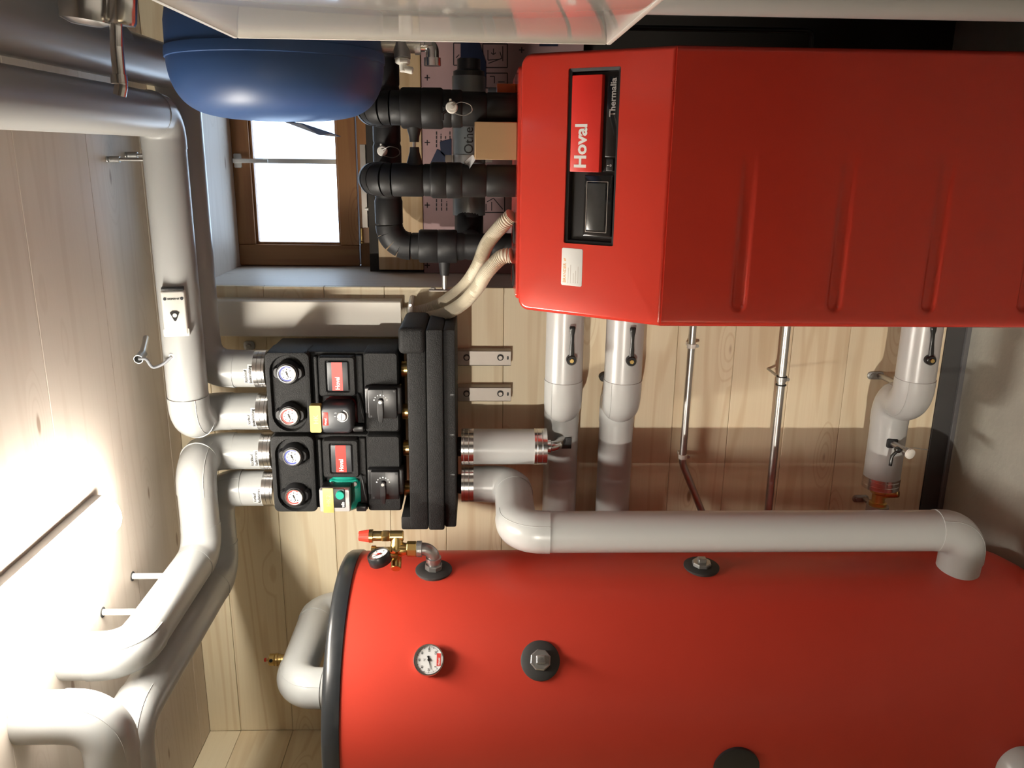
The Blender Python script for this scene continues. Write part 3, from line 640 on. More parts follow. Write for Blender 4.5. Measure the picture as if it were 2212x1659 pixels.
sleeve = thing('insulated_stub', 'short white insulated pipe piece with a chrome band at each end', 'pipe', (mz2.x, YB, at(1180, 967, Y=YB).z))
za, zb_ = ZM-0.012, at(1180, 967, Y=YB).z
g = G(); g.cyl((mz2.x, YB, zb_), (mz2.x, YB, za), RP-0.0005, seg=40); mk('jacket', g, 'jacket', sleeve)
collar_band(sleeve, (mz2.x, YB, za), (mz2.x, YB, at(1023, 967, Y=YB).z), RP+0.0014); collar_band(sleeve, (mz2.x, YB, at(1153, 967, Y=YB).z), (mz2.x, YB, zb_), RP+0.0014)
wz1 = at(1210, 1000, Y=2.525).z
g = G(); g.sweep(smooth_path([(mz2.x, YB, zb_+0.01), (mz2.x, YB, zb_-0.03), (mz2.x-0.002, 2.525-0.04, wz1+0.002)], 0.024, 8), 0.017, 20); mk('steel_elbow', g, 'chrome', sleeve)
g = G(); g.lathe((mz2.x, YB, zb_-0.001), (0, 0, -1), [(0, 0), (0.0215, 0), (0.0215, 0.012), (0.018, 0.014), (0, 0.014)], 20); mk('union', g, 'chrome', sleeve)
for xx in (mz2.x, mzx.x):
    t_ = sleeve if xx == mz2.x else side
    g = G(); g.cyl((xx, YB, ZM-0.012), (xx, YB, ZM+0.012), 0.03, seg=24); mk('gasket_neck', g, 'rubber', t_)

# ------------------------------------------------------------------ heat pump pipes along the back wall
def lever_handle(t, px, py, Y, L_, ang=0.0, flip=1):
    q = at(px, py, Y=Y); f = Fr(q)
    g = G(); g.lathe(f.p(0, 0, -0.012), f.en, [(0, 0), (0.0145, 0), (0.0145, 0.022), (0.012, 0.025), (0, 0.025)], 20); v = mk('valve_stem', g, 'lever_black', t)
    g = G(); g.hexnut(f.p(0, 0, 0.0128), f.en, 0.0065, 0.005); mk('nut', g, 'brass', v)
    c, s = math.cos(ang), math.sin(ang); ex = f.ex*c + f.ey*s
    fl = Fr(f.p(0, 0, 0.010), ex, f.en)    # loft along ex: frame with normal = lever direction
    fl = axis_frame(f.p(0, 0, 0.006), ex, hint=f.en)
    g = G(); g.loft(fl, [(0.014, 0.008, 0.003, 0.010), (0.013, 0.008, 0.003, 0.028), (0.010, 0.008, 0.003, L_*0.55), (0.011, 0.008, 0.003, L_*0.75), (0.016, 0.010, 0.004, L_*0.86), (0.017, 0.010, 0.004, L_*0.97), (0.012, 0.008, 0.003, L_)]); mk('lever', g, 'lever_black', v)
YF1, YB1 = 2.345, 2.525
def wall_pipe(zf, zb2, xl, label, xend=-1.9, both=True):
    return pipe_run('insulated_pipe', [(-0.36, YF1, zf), (xl, YF1, zf), (xl, YB1, zb2), (xend, YB1, zb2)], RP-0.0005, 0.072, label)
xe1 = at(1216, 885, Y=YF1).x
w1 = wall_pipe(at(1218, 800, Y=YF1).z, at(1210, 1000, Y=YB1).z, xe1, 'upper grey insulated wall pipe with black lever valve beside the heat pump', -1.40)
w2 = wall_pipe(at(1346, 800, Y=YF1).z, at(1327, 1000, Y=YB1).z, at(1342, 885, Y=YF1).x, 'lower grey insulated wall pipe with black lever valve beside the heat pump', -1.40)
lever_handle(w1, 1234, 777, YF1-RP-0.006, 0.098, 0.0); lever_handle(w2, 1363, 779, YF1-RP-0.006, 0.098, 0.0)
# square cut-out where the steel elbow meets the upper wall pipe
q = at(1222, 957, Y=YB1-RP-0.001); g = G(); g.rbox(Fr(q, (1, 0, 0), (0, 0, 1)), 0.036, 0.036, -0.004, 0.002, 0.002, 0.0005); mk('cut_out', g, 'rubber', w1)
# third pipe low down
z3a, z3b = at(1974, 837, Y=2.30).z, at(1914, 960, Y=2.44).z
x3 = at(1965, 880, Y=2.30).x; xe3 = at(1900, 1030, Y=2.44).x
w3 = pipe_run('insulated_pipe', [(-0.36, 2.30, z3a), (x3, 2.30, z3a), (x3, 2.44, z3b), (xe3, 2.44, z3b)], RP, 0.068, 'low grey insulated pipe with lever valve and drain tap near the floor')
lever_handle(w3, 2008, 777, 2.30-RP-0.004, 0.10, 0.06)
collar_band(w3, (xe3+0.004, 2.44, z3b), (at(1900, 1051, Y=2.44).x, 2.44, z3b), RP+0.0012)
xb = at(1900, 1051, Y=2.44).x
g = G(); g.lathe((xb, 2.44, z3b), (-1, 0, 0), [(0, 0), (0.028, 0.001), (0.028, 0.018), (0.020, 0.024), (0.020, 0.052), (0.027, 0.054), (0.027, 0.07), (0.017, 0.074), (0.017, 0.5), (0, 0.5)], 28); mk('brass_valve', g, 'brass', w3)
g = G(); g.cyl((xb-0.024, 2.44, z3b), (xb-0.008, 2.405, z3b-0.045), 0.017, 0.014, seg=20, bev=0.003); mk('strainer_leg', g, 'brass', w3)
g = G(); g.lathe((xb-0.064, 2.44, z3b), (-1, 0, 0), [(0.017, 0), (0.034, 0), (0.034, 0.022), (0.017, 0.022)], 28); mk('clamp_ring', g, 'galvanized', w3)
for (px, py, Yq) in ((1895, 813, 2.585), (1862, 1080, 2.585)):
    q = at(px, py, Y=Yq); t = thing('wall_clamp', 'galvanized wall clamp plate behind the low pipe bend' if px > 1880 else 'galvanized wall clamp plate holding the brass valve', 'pipe clamp', (q.x, W, q.z-0.02), 'pipe clamps on the back wall')
    g = G(); g.rbox(Fr((q.x, W-0.002, q.z)), 0.026, 0.055, 0.0, 0.004, 0.011); mk('plate', g, 'galvanized', t)
    g = G(); g.hexnut((q.x, W-0.006, q.z+0.012), (0, -1, 0), 0.008, 0.006); mk('bolt', g, 'galvanized', t)
    g = G(); g.cyl((q.x, W-0.005, q.z-0.012), (q.x, 2.46, q.z-0.03), 0.009, seg=14); mk('stud', g, 'steel', t)
# drain tap on low pipe
q = at(1928, 958, Y=2.385); tap = thing('drain_tap', 'small steel drain tap with black crank lever on the low pipe', 'tap', q-V3((0, 0, 0.04)))
q1 = at(1962, 978, Y=2.32)
g = G(); g.rbox(Fr(V3((q.x, 2.44-RP+0.001, q.z))), 0.03, 0.034, -0.004, 0.002, 0.006); mk('cut_out', g, 'rubber', tap)
g = G(); g.sweep([V3((q.x, 2.40, q.z)), q1], [0.0105, 0.009], 18); g.lathe(q1, (q1-q), [(0.009, -0.012), (0.0145, -0.01), (0.0145, 0.002), (0, 0.002)], 20); mk('body', g, 'steel', tap)
g = G(); g.lathe(q1, (q1-q), [(0.0145, 0.003), (0.016, 0.004), (0.016, 0.011), (0.011, 0.014), (0, 0.014)], 24); mk('cap', g, 'white_plastic', tap)
q2 = at(1940, 972, Y=2.335); q3 = at(1927, 985, Y=2.335); q4 = at(1923, 1006, Y=2.335)
g = G(); g.lathe(q2, (0, -1, 0), [(0, -0.008), (0.009, -0.008), (0.009, 0.004), (0.006, 0.006), (0, 0.006)], 16); g.sweep([q2, q3, q4], 0.005, 10); mk('lever', g, 'lever_black', tap)
g = G(); g.sweep(catmull([at(1952, 968, Y=2.33), at(1975, 968, Y=2.33), at(2005, 972, Y=2.33)], 8), 0.0012, 6); mk('chain', g, 'steel', tap)

# ------------------------------------------------------------------ steel conduits on the wall
def conduit(pts, r, label, clips, cmat):
    pp_ = [V3(p) for p in pts]; t = thing('steel_conduit', label, 'conduit', pp_[0])
    g = G(); g.sweep(smooth_path(pp_, 0.09, 10) if len(pp_) > 2 else pp_, r, 20); mk('tube', g, 'steel', t)
    for (px, py) in clips:
        q = at(px, py, Y=pp_[0].y); zc = None
        for a, b_ in zip(pp_, pp_[1:]):
            if min(a.x, b_.x)-1e-3 <= q.x <= max(a.x, b_.x)+1e-3: k = (q.x-a.x)/(b_.x-a.x); zc = a.z+(b_.z-a.z)*k
        zc = q.z if zc is None else zc
        g = G(); g.lathe((q.x+0.007, pp_[0].y, zc), (-1, 0, 0), [(r-0.001, 0), (r+0.003, 0), (r+0.003, 0.014), (r-0.001, 0.014)], 22); c = mk('clip', g, cmat, t)
        g = G()
        if W-pp_[0].y > 0.08: g.cyl((q.x, pp_[0].y+r, zc), (q.x, W-0.0012, zc), 0.004, seg=12)
        else: g.bbox((q.x-0.006, pp_[0].y+r, zc-0.008), (q.x+0.006, W-0.0012, zc+0.008), 0.001, 1)
        mk('clip_base', g, cmat, c)
        g = G(); g.hexnut((q.x, pp_[0].y-0.001, zc-r-0.006), (0, -1, 0), 0.006, 0.005); mk('clip_screw', g, 'steel', c)
    return t
YC = 2.555
a = at(1497, 712, Y=YC); b_ = at(1474, 1000, Y=YC); c = at(1476, 1035, Y=YC); d = at(1510, 1108, Y=YC); e = d+(d-c)*1.6
conduit([V3((a.x+0.1, YC, a.z)), V3((b_.x, YC, (a.z+at(1478, 900, Y=YC).z)/2+0.0)), e], 0.0115, 'bent steel conduit dipping down behind the tank pipe', [(1495, 747), (1477, 986)], 'white_plastic')
a = at(1699, 712, Y=2.47); b_ = at(1660, 1108, Y=2.47)
cd_ = conduit([V3((a.x+0.1, 2.47, a.z)), V3((b_.x-0.35, 2.47, (a.z+b_.z)/2))], 0.0125, 'straight steel conduit held off the wall by a black lined clamp', [(1683, 819)], 'galvanized')
q = at(1683, 819, Y=2.47); zc_ = (a.z+b_.z)/2 + (a.z-(a.z+b_.z)/2)*(q.x-(b_.x-0.35))/((a.x+0.1)-(b_.x-0.35))
for dx in (0.010, -0.0165):
    g = G(); g.lathe((q.x+dx, 2.47, zc_), (-1, 0, 0), [(0.0115, 0), (0.0165, 0), (0.0165, 0.003), (0.0115, 0.003)], 22); mk('rubber_lining', g, 'rubber', cd_)
# round dark sensor knob on the wall between the two wall pipes and cable tie
q = at(1302, 813, Y=W-0.005); g = G(); g.lathe((q.x, W-0.0012, q.z), (0, -1, 0), [(0, 0), (0.013, 0), (0.013, 0.022), (0.011, 0.025), (0, 0.025)], 20); solo('wall_bolt', g, 'gasket', 'dark round bolt head in the wall between the two lever valve pipes', 'bolt')
q = at(538, 747, Y=W-0.005); g = G(); g.rbox(Fr((q.x, W-0.0012, q.z)), 0.03, 0.035, 0, 0.005, 0.01); g.hexnut((q.x, W-0.006, q.z), (0, -1, 0), 0.008, 0.007); solo('wall_anchor', g, 'galvanized', 'small dark anchor plate with nut beside the white trunking', 'bracket')

# ------------------------------------------------------------------ pump groups
YP = 2.30
G1 = at(619.5, 808, Y=YP)
def lp(x, y, t=0.0): q = at(x, y, Y=YP-t)-G1; return q.x, q.z
def rect(x0, x1, y0, y1, t=0.0):
    """pixel rectangle on the pump front -> cu, cv, w, h in metres"""
    ym, xm = (y0+y1)/2, (x0+x1)/2
    uL, uR = lp(xm, y1, t)[0], lp(xm, y0, t)[0]; vT, vB = lp(x0, ym, t)[1], lp(x1, ym, t)[1]
    return (uL+uR)/2, (vT+vB)/2, uR-uL, vT-vB
PITCH = G1.x - at(628.7, 986.4, Y=YP).x
def pump_group(O, label, kind):
    t = thing('pump_group', label, 'pump group', O+V3((-0.06, 0.1, -0.33)), 'black pump groups on the manifold')
    f = Fr(O)
    # back shell
    cu, cv, w, h = rect(578, 861, 762, 934.0)
    g = G(); g.loft(f, [(w-0.006, h-0.004, 0.006, -0.20, cu, cv), (w-0.002, h, 0.008, -0.19, cu, cv), (w-0.002, h, 0.008, -0.032, cu, cv), (w-0.008, h-0.006, 0.008, -0.026, cu, cv)]); mk('rear_shell', g, 'epp', t)
    # upper shell with the stadium-shaped hollow for the thermometers
    cu, cv, w, h = rect(575, 672, 761, 935.0); au, av, aw_, ah = rect(586, 661, 768, 931)
    g = G(); g.loft(f, [(w, h, 0.012, -0.10, cu, cv), (w, h, 0.016, -0.006, cu, cv), (w-0.004, h-0.004, 0.016, -0.001, cu, cv), (w-0.010, h-0.010, 0.018, 0.0, cu, cv), (aw_+0.003, ah+0.003, 0.055, 0.0, au, av), (aw_, ah, 0.055, -0.003, au, av), (aw_-0.005, ah-0.005, 0.052, -0.012, au, av)], n=7); mk('upper_shell', g, 'epp', t)
    # middle shell pieces
    cu, cv, w, h = rect(679, 687, 772, 934)
    g = G(); g.rbox(f, w, h, -0.10, -0.010, 0.003, 0.003, cu, cv); mk('rib', g, 'epp', t)
    cu, cv, w, h = rect(687.5, 768, 770, 857); bu, bv, bw, bh = rect(707, 752, 782, 844)
    g = G(); g.loft(f, [(w, h, 0.006, -0.10, cu, cv), (w, h, 0.008, -0.006, cu, cv), (w-0.008, h-0.008, 0.008, 0.0, cu, cv), (bw+0.012, bh+0.012, 0.008, 0.0, bu, bv), (bw+0.004, bh+0.004, 0.005, -0.005, bu, bv)]); mid = mk('badge_shell', g, 'epp', t)
    g = G(); g.rbox(f, bw, bh, -0.006, 0.0012, 0.003, 0.0008, bu, bv); bd = mk('badge', g, 'charcoal', t)
    ru, rv, rw, rh = rect(717, 740, 782.5, 843.5)
    g = G(); g.box(f.p(ru-rw/2, rv-rh/2, 0.0010), f.p(ru+rw/2, rv+rh/2, 0.0018)); mk('red_stripe', g, 'badge_red', bd, smooth=False)
    text('brand_name', 'Hoval', f, ru-rw/2+0.0035, rv-0.006, 0.0125, 'ink_white', bd, w=0.037, bold=0.025, t=0.0022)
    cu, cv, w, h = rect(769, 784, 770, 934)
    g = G(); g.rbox(f, w, h, -0.10, -0.012, 0.003, 0.003, cu, cv); mk('rib', g, 'epp', t)
    # lower shell
    cu, cv, w, h = rect(786, 861, 761, 935)
    g = G(); g.loft(f, [(w, h, 0.008, -0.10, cu, cv), (w, h, 0.008, -0.012, cu, cv), (w-0.010, h-0.008, 0.008, -0.004, cu, cv)]); mk('lower_shell', g, 'epp', t)
    # two thermometer handles
    for k, (px, py, ink) in enumerate(((619.5, 808, 'ink_blue'), (624.4, 899.6, 'ink_red'))):
        u, v = lp(px, py, 0.016); fk = f.at(u, v, -0.012)
        g = G(); g.lathe(fk.o, fk.en, [(0.036, 0), (0.036, 0.010), (0.033, 0.018), (0.029, 0.026), (0, 0.026)], 36); hd = mk('valve_handle', g, 'black_plastic', t)
        g = G(); g.loft(Fr(fk.o, fk.ex, fk.ey), [(0.036, 0.088, 0.012, 0.0), (0.036, 0.088, 0.012, 0.010), (0.030, 0.078, 0.012, 0.019)]); mk('handle_wing', g, 'black_plastic', hd)
        fg = fk.at(0, 0, 0.022); R = 0.0265
        g = G(); g.lathe(fg.o, fg.en, [(R-0.001, 0), (R, 0.001), (R, 0.007), (R-0.001, 0.0085), (R-0.003, 0.0085), (R-0.0035, 0.006)], 36); mk('gauge_bezel', g, 'chrome', hd)
        g = G(); g.lathe(fg.o+fg.en*0.0058, fg.en, [(R-0.003, 0), (0, 0.0001)], 36); mk('gauge_dial', g, 'dial_white', hd)
        fd = fg.at(0, 0, 0.0061); g = G(); n_ = 30
        for i in range(n_):
            a0, a1 = math.radians(215-250*i/n_), math.radians(215-250*(i+1)/n_); wd_ = 0.0045 if i < 24 else 0.0025
            g.bm.faces.new([g.bm.verts.new(fd.p(r_*math.cos(a_), r_*math.sin(a_), 0)) for r_, a_ in ((R-0.0045, a0), (R-0.0045, a1), (R-0.0045-wd_, a1), (R-0.0045-wd_, a0))])
        mk('temperature_band', g, ink, hd, smooth=False)
        ticks(hd, fd, R-0.011, math.radians(225), math.radians(-45), 6, 0.0022, w=0.0012, major=1)
        needle(hd, fd, math.radians(200), 0.013, w=0.0013, hub=0.002, tail=0.6)
    # mixing-valve actuator
    cu, cv, w, h = rect(795, 857, 841, 904, 0.034)
    g = G(); g.rbox(f, w, h, -0.02, 0.034, 0.003, 0.002, cu, cv); ac = mk('actuator', g, 'black_plastic', t)
    g = G(); g.rbox(f, w*0.93, 0.002, 0.030, 0.0344, 0.0008, 0.0002, cu, cv); mk('actuator_joint', g, 'ink_black', ac)
    g = G(); g.rbox(f, w*0.94, h+0.024, -0.02, 0.016, 0.006, 0.004, cu+0.004, cv); mk('actuator_base', g, 'black_plastic', t)
    u, v = lp(822, 867, 0.034); fa = f.at(u, v, 0.034)
    g = G(); g.cyl(fa.p(0, 0, 0), fa.p(0, 0, 0.012), 0.0085, seg=20, bev=0.001); mk('pivot', g, 'black_plastic', ac)
    g = G(); g.cyl(fa.p(0, 0, 0.012), fa.p(0, 0, 0.0128), 0.0045, seg=14); mk('pivot_screw', g, 'steel', ac)
    g = G(); fl = axis_frame(fa.p(0, 0, 0.008), f.ex*-1, hint=f.en); g.loft(fl, [(0.016, 0.007, 0.002, 0.004), (0.017, 0.006, 0.002, 0.03), (0.014, 0.005, 0.002, 0.054), (0.010, 0.004, 0.002, 0.06)]); mk('lever', g, 'black_plastic', ac)
    g = G()
    for i, k in enumerate(range(-3, 4)):
        a = math.radians(90+k*26) - PI/2; r_ = 0.0185; s_ = 0.0016 + 0.0006*(i % 3 == 0)
        c_ = fa.p(r_*math.cos(a), r_*math.sin(a), 0.0006)
        g.lathe(c_, f.en, [(s_, 0), (0, 0.0002)], 10)
    mk('scale_dots', g, 'ink_white', ac, smooth=False)
    for (du, dv) in ((w/2-0.006, -h/2+0.007), (-w/2+0.006, h/2-0.008)):
        g = G(); g.cyl(f.p(cu+du, cv+dv, 0.033), f.p(cu+du, cv+dv, 0.0346), 0.003, seg=12); mk('screw_hole', g, 'ink_black', ac)
    # circulation pump
    col = 'pump_darkred' if kind == 'a' else 'pump_green'
    u0, v0 = lp(733, 880)
    cu, cv, w, h = rect(700, 766, 856, 890)
    g = G(); g.lathe(f.p(cu, cv-0.0, -0.06) + f.ex*-0.035, f.en, [(0.062, -0.04), (0.062, 0.03), (0.052, 0.042), (0.038, 0.046), (0, 0.046)], 40); mk('motor', g, col, t)
    g = G(); g.rbox(f, 0.03, h+0.0, -0.06, -0.012, 0.008, 0.006, cu-0.004, cv); fl_ = mk('flange', g, col, t)
    for s_ in (-1, 1):
        g = G(); g.hexnut(f.p(cu, cv+s_*(h/2-0.010), -0.012), f.en, 0.007, 0.006, sides=12); mk('flange_screw', g, 'chrome', fl_)
    if kind == 'a':
        cu, cv, w, h = rect(691, 761, 875, 937, 0.05)
        g = G(); g.loft(f, [(w*0.9, h*0.92, 0.012, -0.04, cu, cv), (w, h, 0.014, 0.0, cu, cv), (w, h, 0.014, 0.04, cu, cv), (w-0.012, h-0.008, 0.014, 0.050, cu, cv), (w-0.02, h-0.014, 0.012, 0.052, cu, cv)]); bx = mk('control_box', g, 'charcoal', t)
        cu2, cv2, w2, h2 = rect(669, 693.5, 876, 935, 0.054)
        g = G(); g.loft(f, [(w2*1.0, h2, 0.004, 0.030, cu2, cv2), (w2, h2, 0.004, 0.052, cu2, cv2), (w2*0.98, h2*0.98, 0.004, 0.0545, cu2, cv2)]); yt = mk('yellow_tape', g, 'yellow_tape', t)
        text('handwriting', 'HK', f.at(cu2, cv2, 0.0546), 0, -0.008, 0.014, 'zinc_rail', yt, align='C', bold=0.0, t=0.0004)
        du, dv, dw, dh = rect(697, 709, 891, 919, 0.052)
        g = G(); g.rbox(f, dw, dh, 0.051, 0.0527, 0.001, 0.0003, du, dv); pl = mk('name_patch', g, 'badge_red', t)
        text('brand_name', 'Hoval', f, du-dw/2+0.002, dv-0.003, 0.0065, 'ink_white', pl, w=0.019, t=0.0532)
        u, v = lp(738, 900, 0.056); fk = f.at(u, v, 0.052)
        g = G(); g.lathe(fk.o, fk.en, [(0.0125, 0), (0.0125, 0.006), (0.011, 0.0075), (0, 0.0075)], 28); kn = mk('knob', g, 'silver_paint', t)
        g = G(); g.box(fk.p(-0.010, -0.0008, 0.0074), fk.p(0.010, 0.0008, 0.008)); mk('knob_mark', g, 'ink_black', kn, smooth=False)
        g = G()
        for i in range(26):
            a0, a1 = math.radians(250+220*i/26), math.radians(250+220*(i+1)/26); ww = 0.0008+0.0022*i/26
            g.bm.faces.new([g.bm.verts.new(fk.p(r_*math.cos(a_-2.2), r_*math.sin(a_-2.2), 0.0006)) for r_, a_ in ((0.0155, a0), (0.0155, a1), (0.0155+ww, a1), (0.0155+ww, a0))])
        mk('power_arc', g, 'ink_white', kn, smooth=False)
        for s_, du_, dv_ in (('2', 0.009, 0.015), ('1', -0.001, 0.017)): text('numeral', s_, fk, du_, dv_, 0.005, 'ink_white', kn, align='C', t=0.0006)
    else:
        off = lp(0, 0); 
        def r2(x0, x1, y0, y1):
            a_ = rect(x0, x1, y0, y1, 0.05); return a_[0]+PITCH, a_[1]-(at(628.7, 986.4, Y=YP).z-G1.z), a_[2], a_[3]
        cu, cv, w, h = r2(688, 754, 1058, 1106)
        g = G(); g.loft(f, [(w*0.94, h*0.94, 0.003, -0.04, cu, cv), (w*0.96, h*0.96, 0.003, 0.03, cu, cv)]); mk('control_box', g, 'black_plastic', t)
        g = G(); g.loft(f, [(w, h, 0.004, 0.030, cu, cv), (w, h, 0.004, 0.046, cu, cv), (w-0.004, h-0.004, 0.003, 0.050, cu, cv)]); bx = mk('front_cover', g, 'silver_paint', t)
        cu2, cv2, w2, h2 = r2(696, 744, 1056, 1097)
        g = G(); g.rbox(f, w2, h2, 0.049, 0.0512, 0.004, 0.001, cu2, cv2); pn_ = mk('face_plate', g, 'black_plastic', bx)
        cu3, cv3, w3_, h3 = r2(696, 719, 1054, 1107)
        g = G(); g.rbox(f, w3_, h3, 0.0505, 0.0524, 0.002, 0.0004, cu3, cv3); yt = mk('yellow_tape', g, 'yellow_tape', bx)
        text('handwriting', 'HK2', f.at(cu3, cv3, 0.0525), 0, -0.007, 0.013, 'zinc_rail', yt, align='C', bold=0.0, w=0.035, t=0.0003)
        q_ = r2(733, 734, 1067.5, 1068.5)
        g = G(); g.lathe(f.p(q_[0], q_[1], 0.051), f.en, [(0.0128, 0), (0.0128, 0.007), (0.0115, 0.009), (0, 0.009)], 28); mk('knob', g, 'pump_green', bx)
        q_ = r2(741, 742, 1089, 1090); text('brand_name', 'wilo', f, q_[0]-0.009, q_[1]-0.001, 0.0095, 'ink_white', bx, w=0.017, t=0.0516, bold=0.03)
        q_ = r2(737, 739, 1098, 1099)
    # cable from pump to connector
    u, v = lp(772, 852); u2, v2 = lp(786, 900)
    g = G(); g.sweep(catmull([f.p(u, v, -0.01), f.p(u-0.012, v-0.006, 0.004), f.p((u+u2)/2-0.012, (v+v2)/2-0.004, 0.012), f.p(u2, v2, 0.010), f.p(u2-0.012, v2+0.002, 0.0)], 8), 0.0028, 8); mk('cable', g, 'rubber', t)
    cu, cv, w, h = rect(764, 786, 918, 930); g = G(); g.rbox(f, w, h, -0.02, 0.012, 0.003, 0.002, cu, cv); mk('plug', g, 'black_plastic', t)
    # brass necks down to the manifold
    for k in (0, 1):
        q = at(872, (812, 898)[k], Y=YB); x_ = O.x + (XP[k]-G1.x)
        g = G(); g.cyl((x_, YB, ZM2), (x_, YB, O.z+lp(861, 850)[1]), 0.024, seg=20); mk('brass_neck', g, 'brass', t)
    return t
ZM2 = at(880, 900, Y=2.30).z-0.004
pump_group(G1.copy(), 'black pump group with dark red pump and charcoal control box', 'a')
pump_group(G1+V3((-PITCH, 0, 0)), 'black pump group with green pump and silver control box', 'b')

# ------------------------------------------------------------------ manifold
YM = 2.275
mx0, mx1 = at(930, 1146, Y=YM).x, at(930, 712, Y=YM).x
mzt, mzb = at(881, 920, Y=YM).z, at(984, 920, Y=YM).z
mzs = at(958, 920, Y=YM).z; mzm = at(922, 920, Y=YM).z
mf = thing('manifold', 'long black foam-clad heating manifold below the two pump groups', 'manifold', ((mx0+mx1)/2, 2.4, mzb))
g = G(); g.bbox((mx0, YM+0.006, mzm+0.0006), (mx1, 2.515, mzt), 0.006, 2); mk('upper_shell', g, 'epp', mf)
g = G(); g.bbox((mx0, YM, mzs), (mx1, 2.515, mzm-0.0006), 0.006, 2); mk('middle_shell', g, 'epp', mf)
g = G(); g.bbox((mx0+0.003, YM+0.014, mzb), (mx1-0.003, 2.515, mzs-0.0004), 0.005, 2); lo_ = mk('lower_shell', g, 'epp', mf)
zt1 = at(860, 735, Y=YM).z
g = G(); g.bbox((at(930, 766, Y=YM).x, YM-0.004, mzm+0.001), (mx1+0.006, 2.515, zt1), 0.014, 3); mk('end_block', g, 'epp', mf)
g = G(); g.bbox((mx0-0.004, YM+0.012, mzm+0.001), (at(930, 1120, Y=YM).x, 2.515, at(866, 1133, Y=YM).z), 0.006, 2); mk('end_block', g, 'epp', mf)
for (px, py) in ((977, 854), (977, 941), (978, 1027)):
    q = at(px, py, Y=YM+0.013); g = G(); g.rbox(Fr((q.x, YM+0.0142, q.z)), 0.009, 0.014, -0.002, 0.0006, 0.001, 0.0002); mk('clip_slot', g, 'ink_black', lo_)
# wall rails carrying the manifold
for i, (ya_, yb_, tint, lab) in enumerate(((758, 790, 'zinc_rail', 'first zinc mounting rail from the trunking with two bolts under the manifold'), (837, 867, 'zinc_rail', 'second zinc mounting rail from the trunking with two bolts under the manifold'))):
    Yr = 2.555; x0, x1 = at(1045, yb_, Y=Yr).x, at(1045, ya_, Y=Yr).x; zb1 = at(1104, (ya_+yb_)/2, Y=Yr).z; zt2 = mzb+0.06
    rl = thing('mounting_rail', lab, 'rail', ((x0+x1)/2, Yr, zb1), 'rails behind the manifold')
    g = G(); g.bbox((x0, Yr, zb1), (x1, Yr+0.003, zt2), 0.001, 1); g.bbox((x0, Yr, zb1), (x0+0.003, W-0.001, zt2), 0.001, 1); g.bbox((x1-0.003, Yr, zb1), (x1, W-0.001, zt2), 0.001, 1); mk('channel', g, tint, rl)
    for px in (1008, 1081):
        q = at(px, (ya_+yb_)/2-2, Y=Yr)
        g = G(); g.lathe((q.x, Yr-0.0002, q.z), (0, -1, 0), [(0, 0), (0.0105, 0), (0.0105, 0.0018), (0, 0.0018)], 22); wsh = mk('washer', g, 'gasket', rl)
        g = G(); g.hexnut((q.x, Yr-0.002, q.z), (0, -1, 0), 0.0072, 0.005); mk('bolt', g, 'zinc_rail', wsh, smooth=False)
    q = at(1097, (ya_+yb_)/2-1, Y=Yr); g = G(); g.rbox(Fr((q.x, Yr+0.0002, q.z)), 0.012, 0.006, -0.001, 0.0006, 0.003, 0.0001); mk('slot', g, 'ink_black', rl)

# ------------------------------------------------------------------ white trunking and corrugated hoses
tx0, tx1 = at(700, 728, Y=2.535).x, at(700, 651, Y=2.535).x; tz0 = at(866, 690, Y=2.535).z
tk = thing('cable_trunking', 'wide cream cable trunking standing upright on the pine wall', 'trunking', ((tx0+tx1)/2, W, tz0))
g = G(); g.loft(Fr(((tx0+tx1)/2, W-0.001, (tz0+2.50)/2)), [(tx1-tx0, 2.50-tz0, 0.001, 0.0), (tx1-tx0, 2.50-tz0, 0.001, 0.061), (tx1-tx0-0.006, 2.50-tz0, 0.001, 0.064)]); mk('cover', g, 'trunking', tk)
def hose(px, label):
    pts = catmull([at(*p[:2], Y=p[2]) for p in px], 34)
    rad = [0.0188 + 0.0011*math.sin(i*PI*0.72) for i in range(len(pts))]
    # resample evenly so that the ribs are regular
    L_ = [0]
    for a_, b2 in zip(pts, pts[1:]): L_.append(L_[-1]+(b2-a_).length)
    step = 0.0014; n_ = int(L_[-1]/step); out = []; j = 0
    for i in range(n_+1):
        s_ = i*step
        while j < len(L_)-2 and L_[j+1] < s_: j += 1
        k = (s_-L_[j])/max(1e-9, L_[j+1]-L_[j]); out.append(pts[j].lerp(pts[j+1], k))
    rad = [0.0186 + (0.0014, 0.0010, -0.0004, -0.0016)[i % 4] for i in range(len(out))]
    g = G(); g.sweep(out, rad, 18); return solo('corrugated_hose', g, 'hose_beige', label, 'hose', 'beige hoses into the heat pump', angle=80)
hose([(1106, 466, 2.16), (1085, 486, 2.18), (1052, 527, 2.26), (1030, 580, 2.34), (1000, 621, 2.44), (955, 655, 2.52), (915, 671, 2.545), (868, 678, 2.555)], 'beige corrugated hose entering heat pump top nearer the black pipes')
hose([(1105, 552, 2.16), (1083, 556, 2.17), (1052, 587, 2.22), (1030, 622, 2.29), (1000, 655, 2.38), (960, 678, 2.47), (915, 688, 2.535), (868, 694, 2.57)], 'beige corrugated hose entering heat pump top nearer its rounded corner')
q0, q1 = at(880, 658, Y=2.535), at(892, 693, Y=2.535); q0 = at(881, 657, Y=2.53); q1 = at(893, 694, Y=2.53)
cl = thing('hose_clip', 'white plastic clip strap holding hoses to the wall under the trunking', 'clip', (q1.x, W, q1.z))
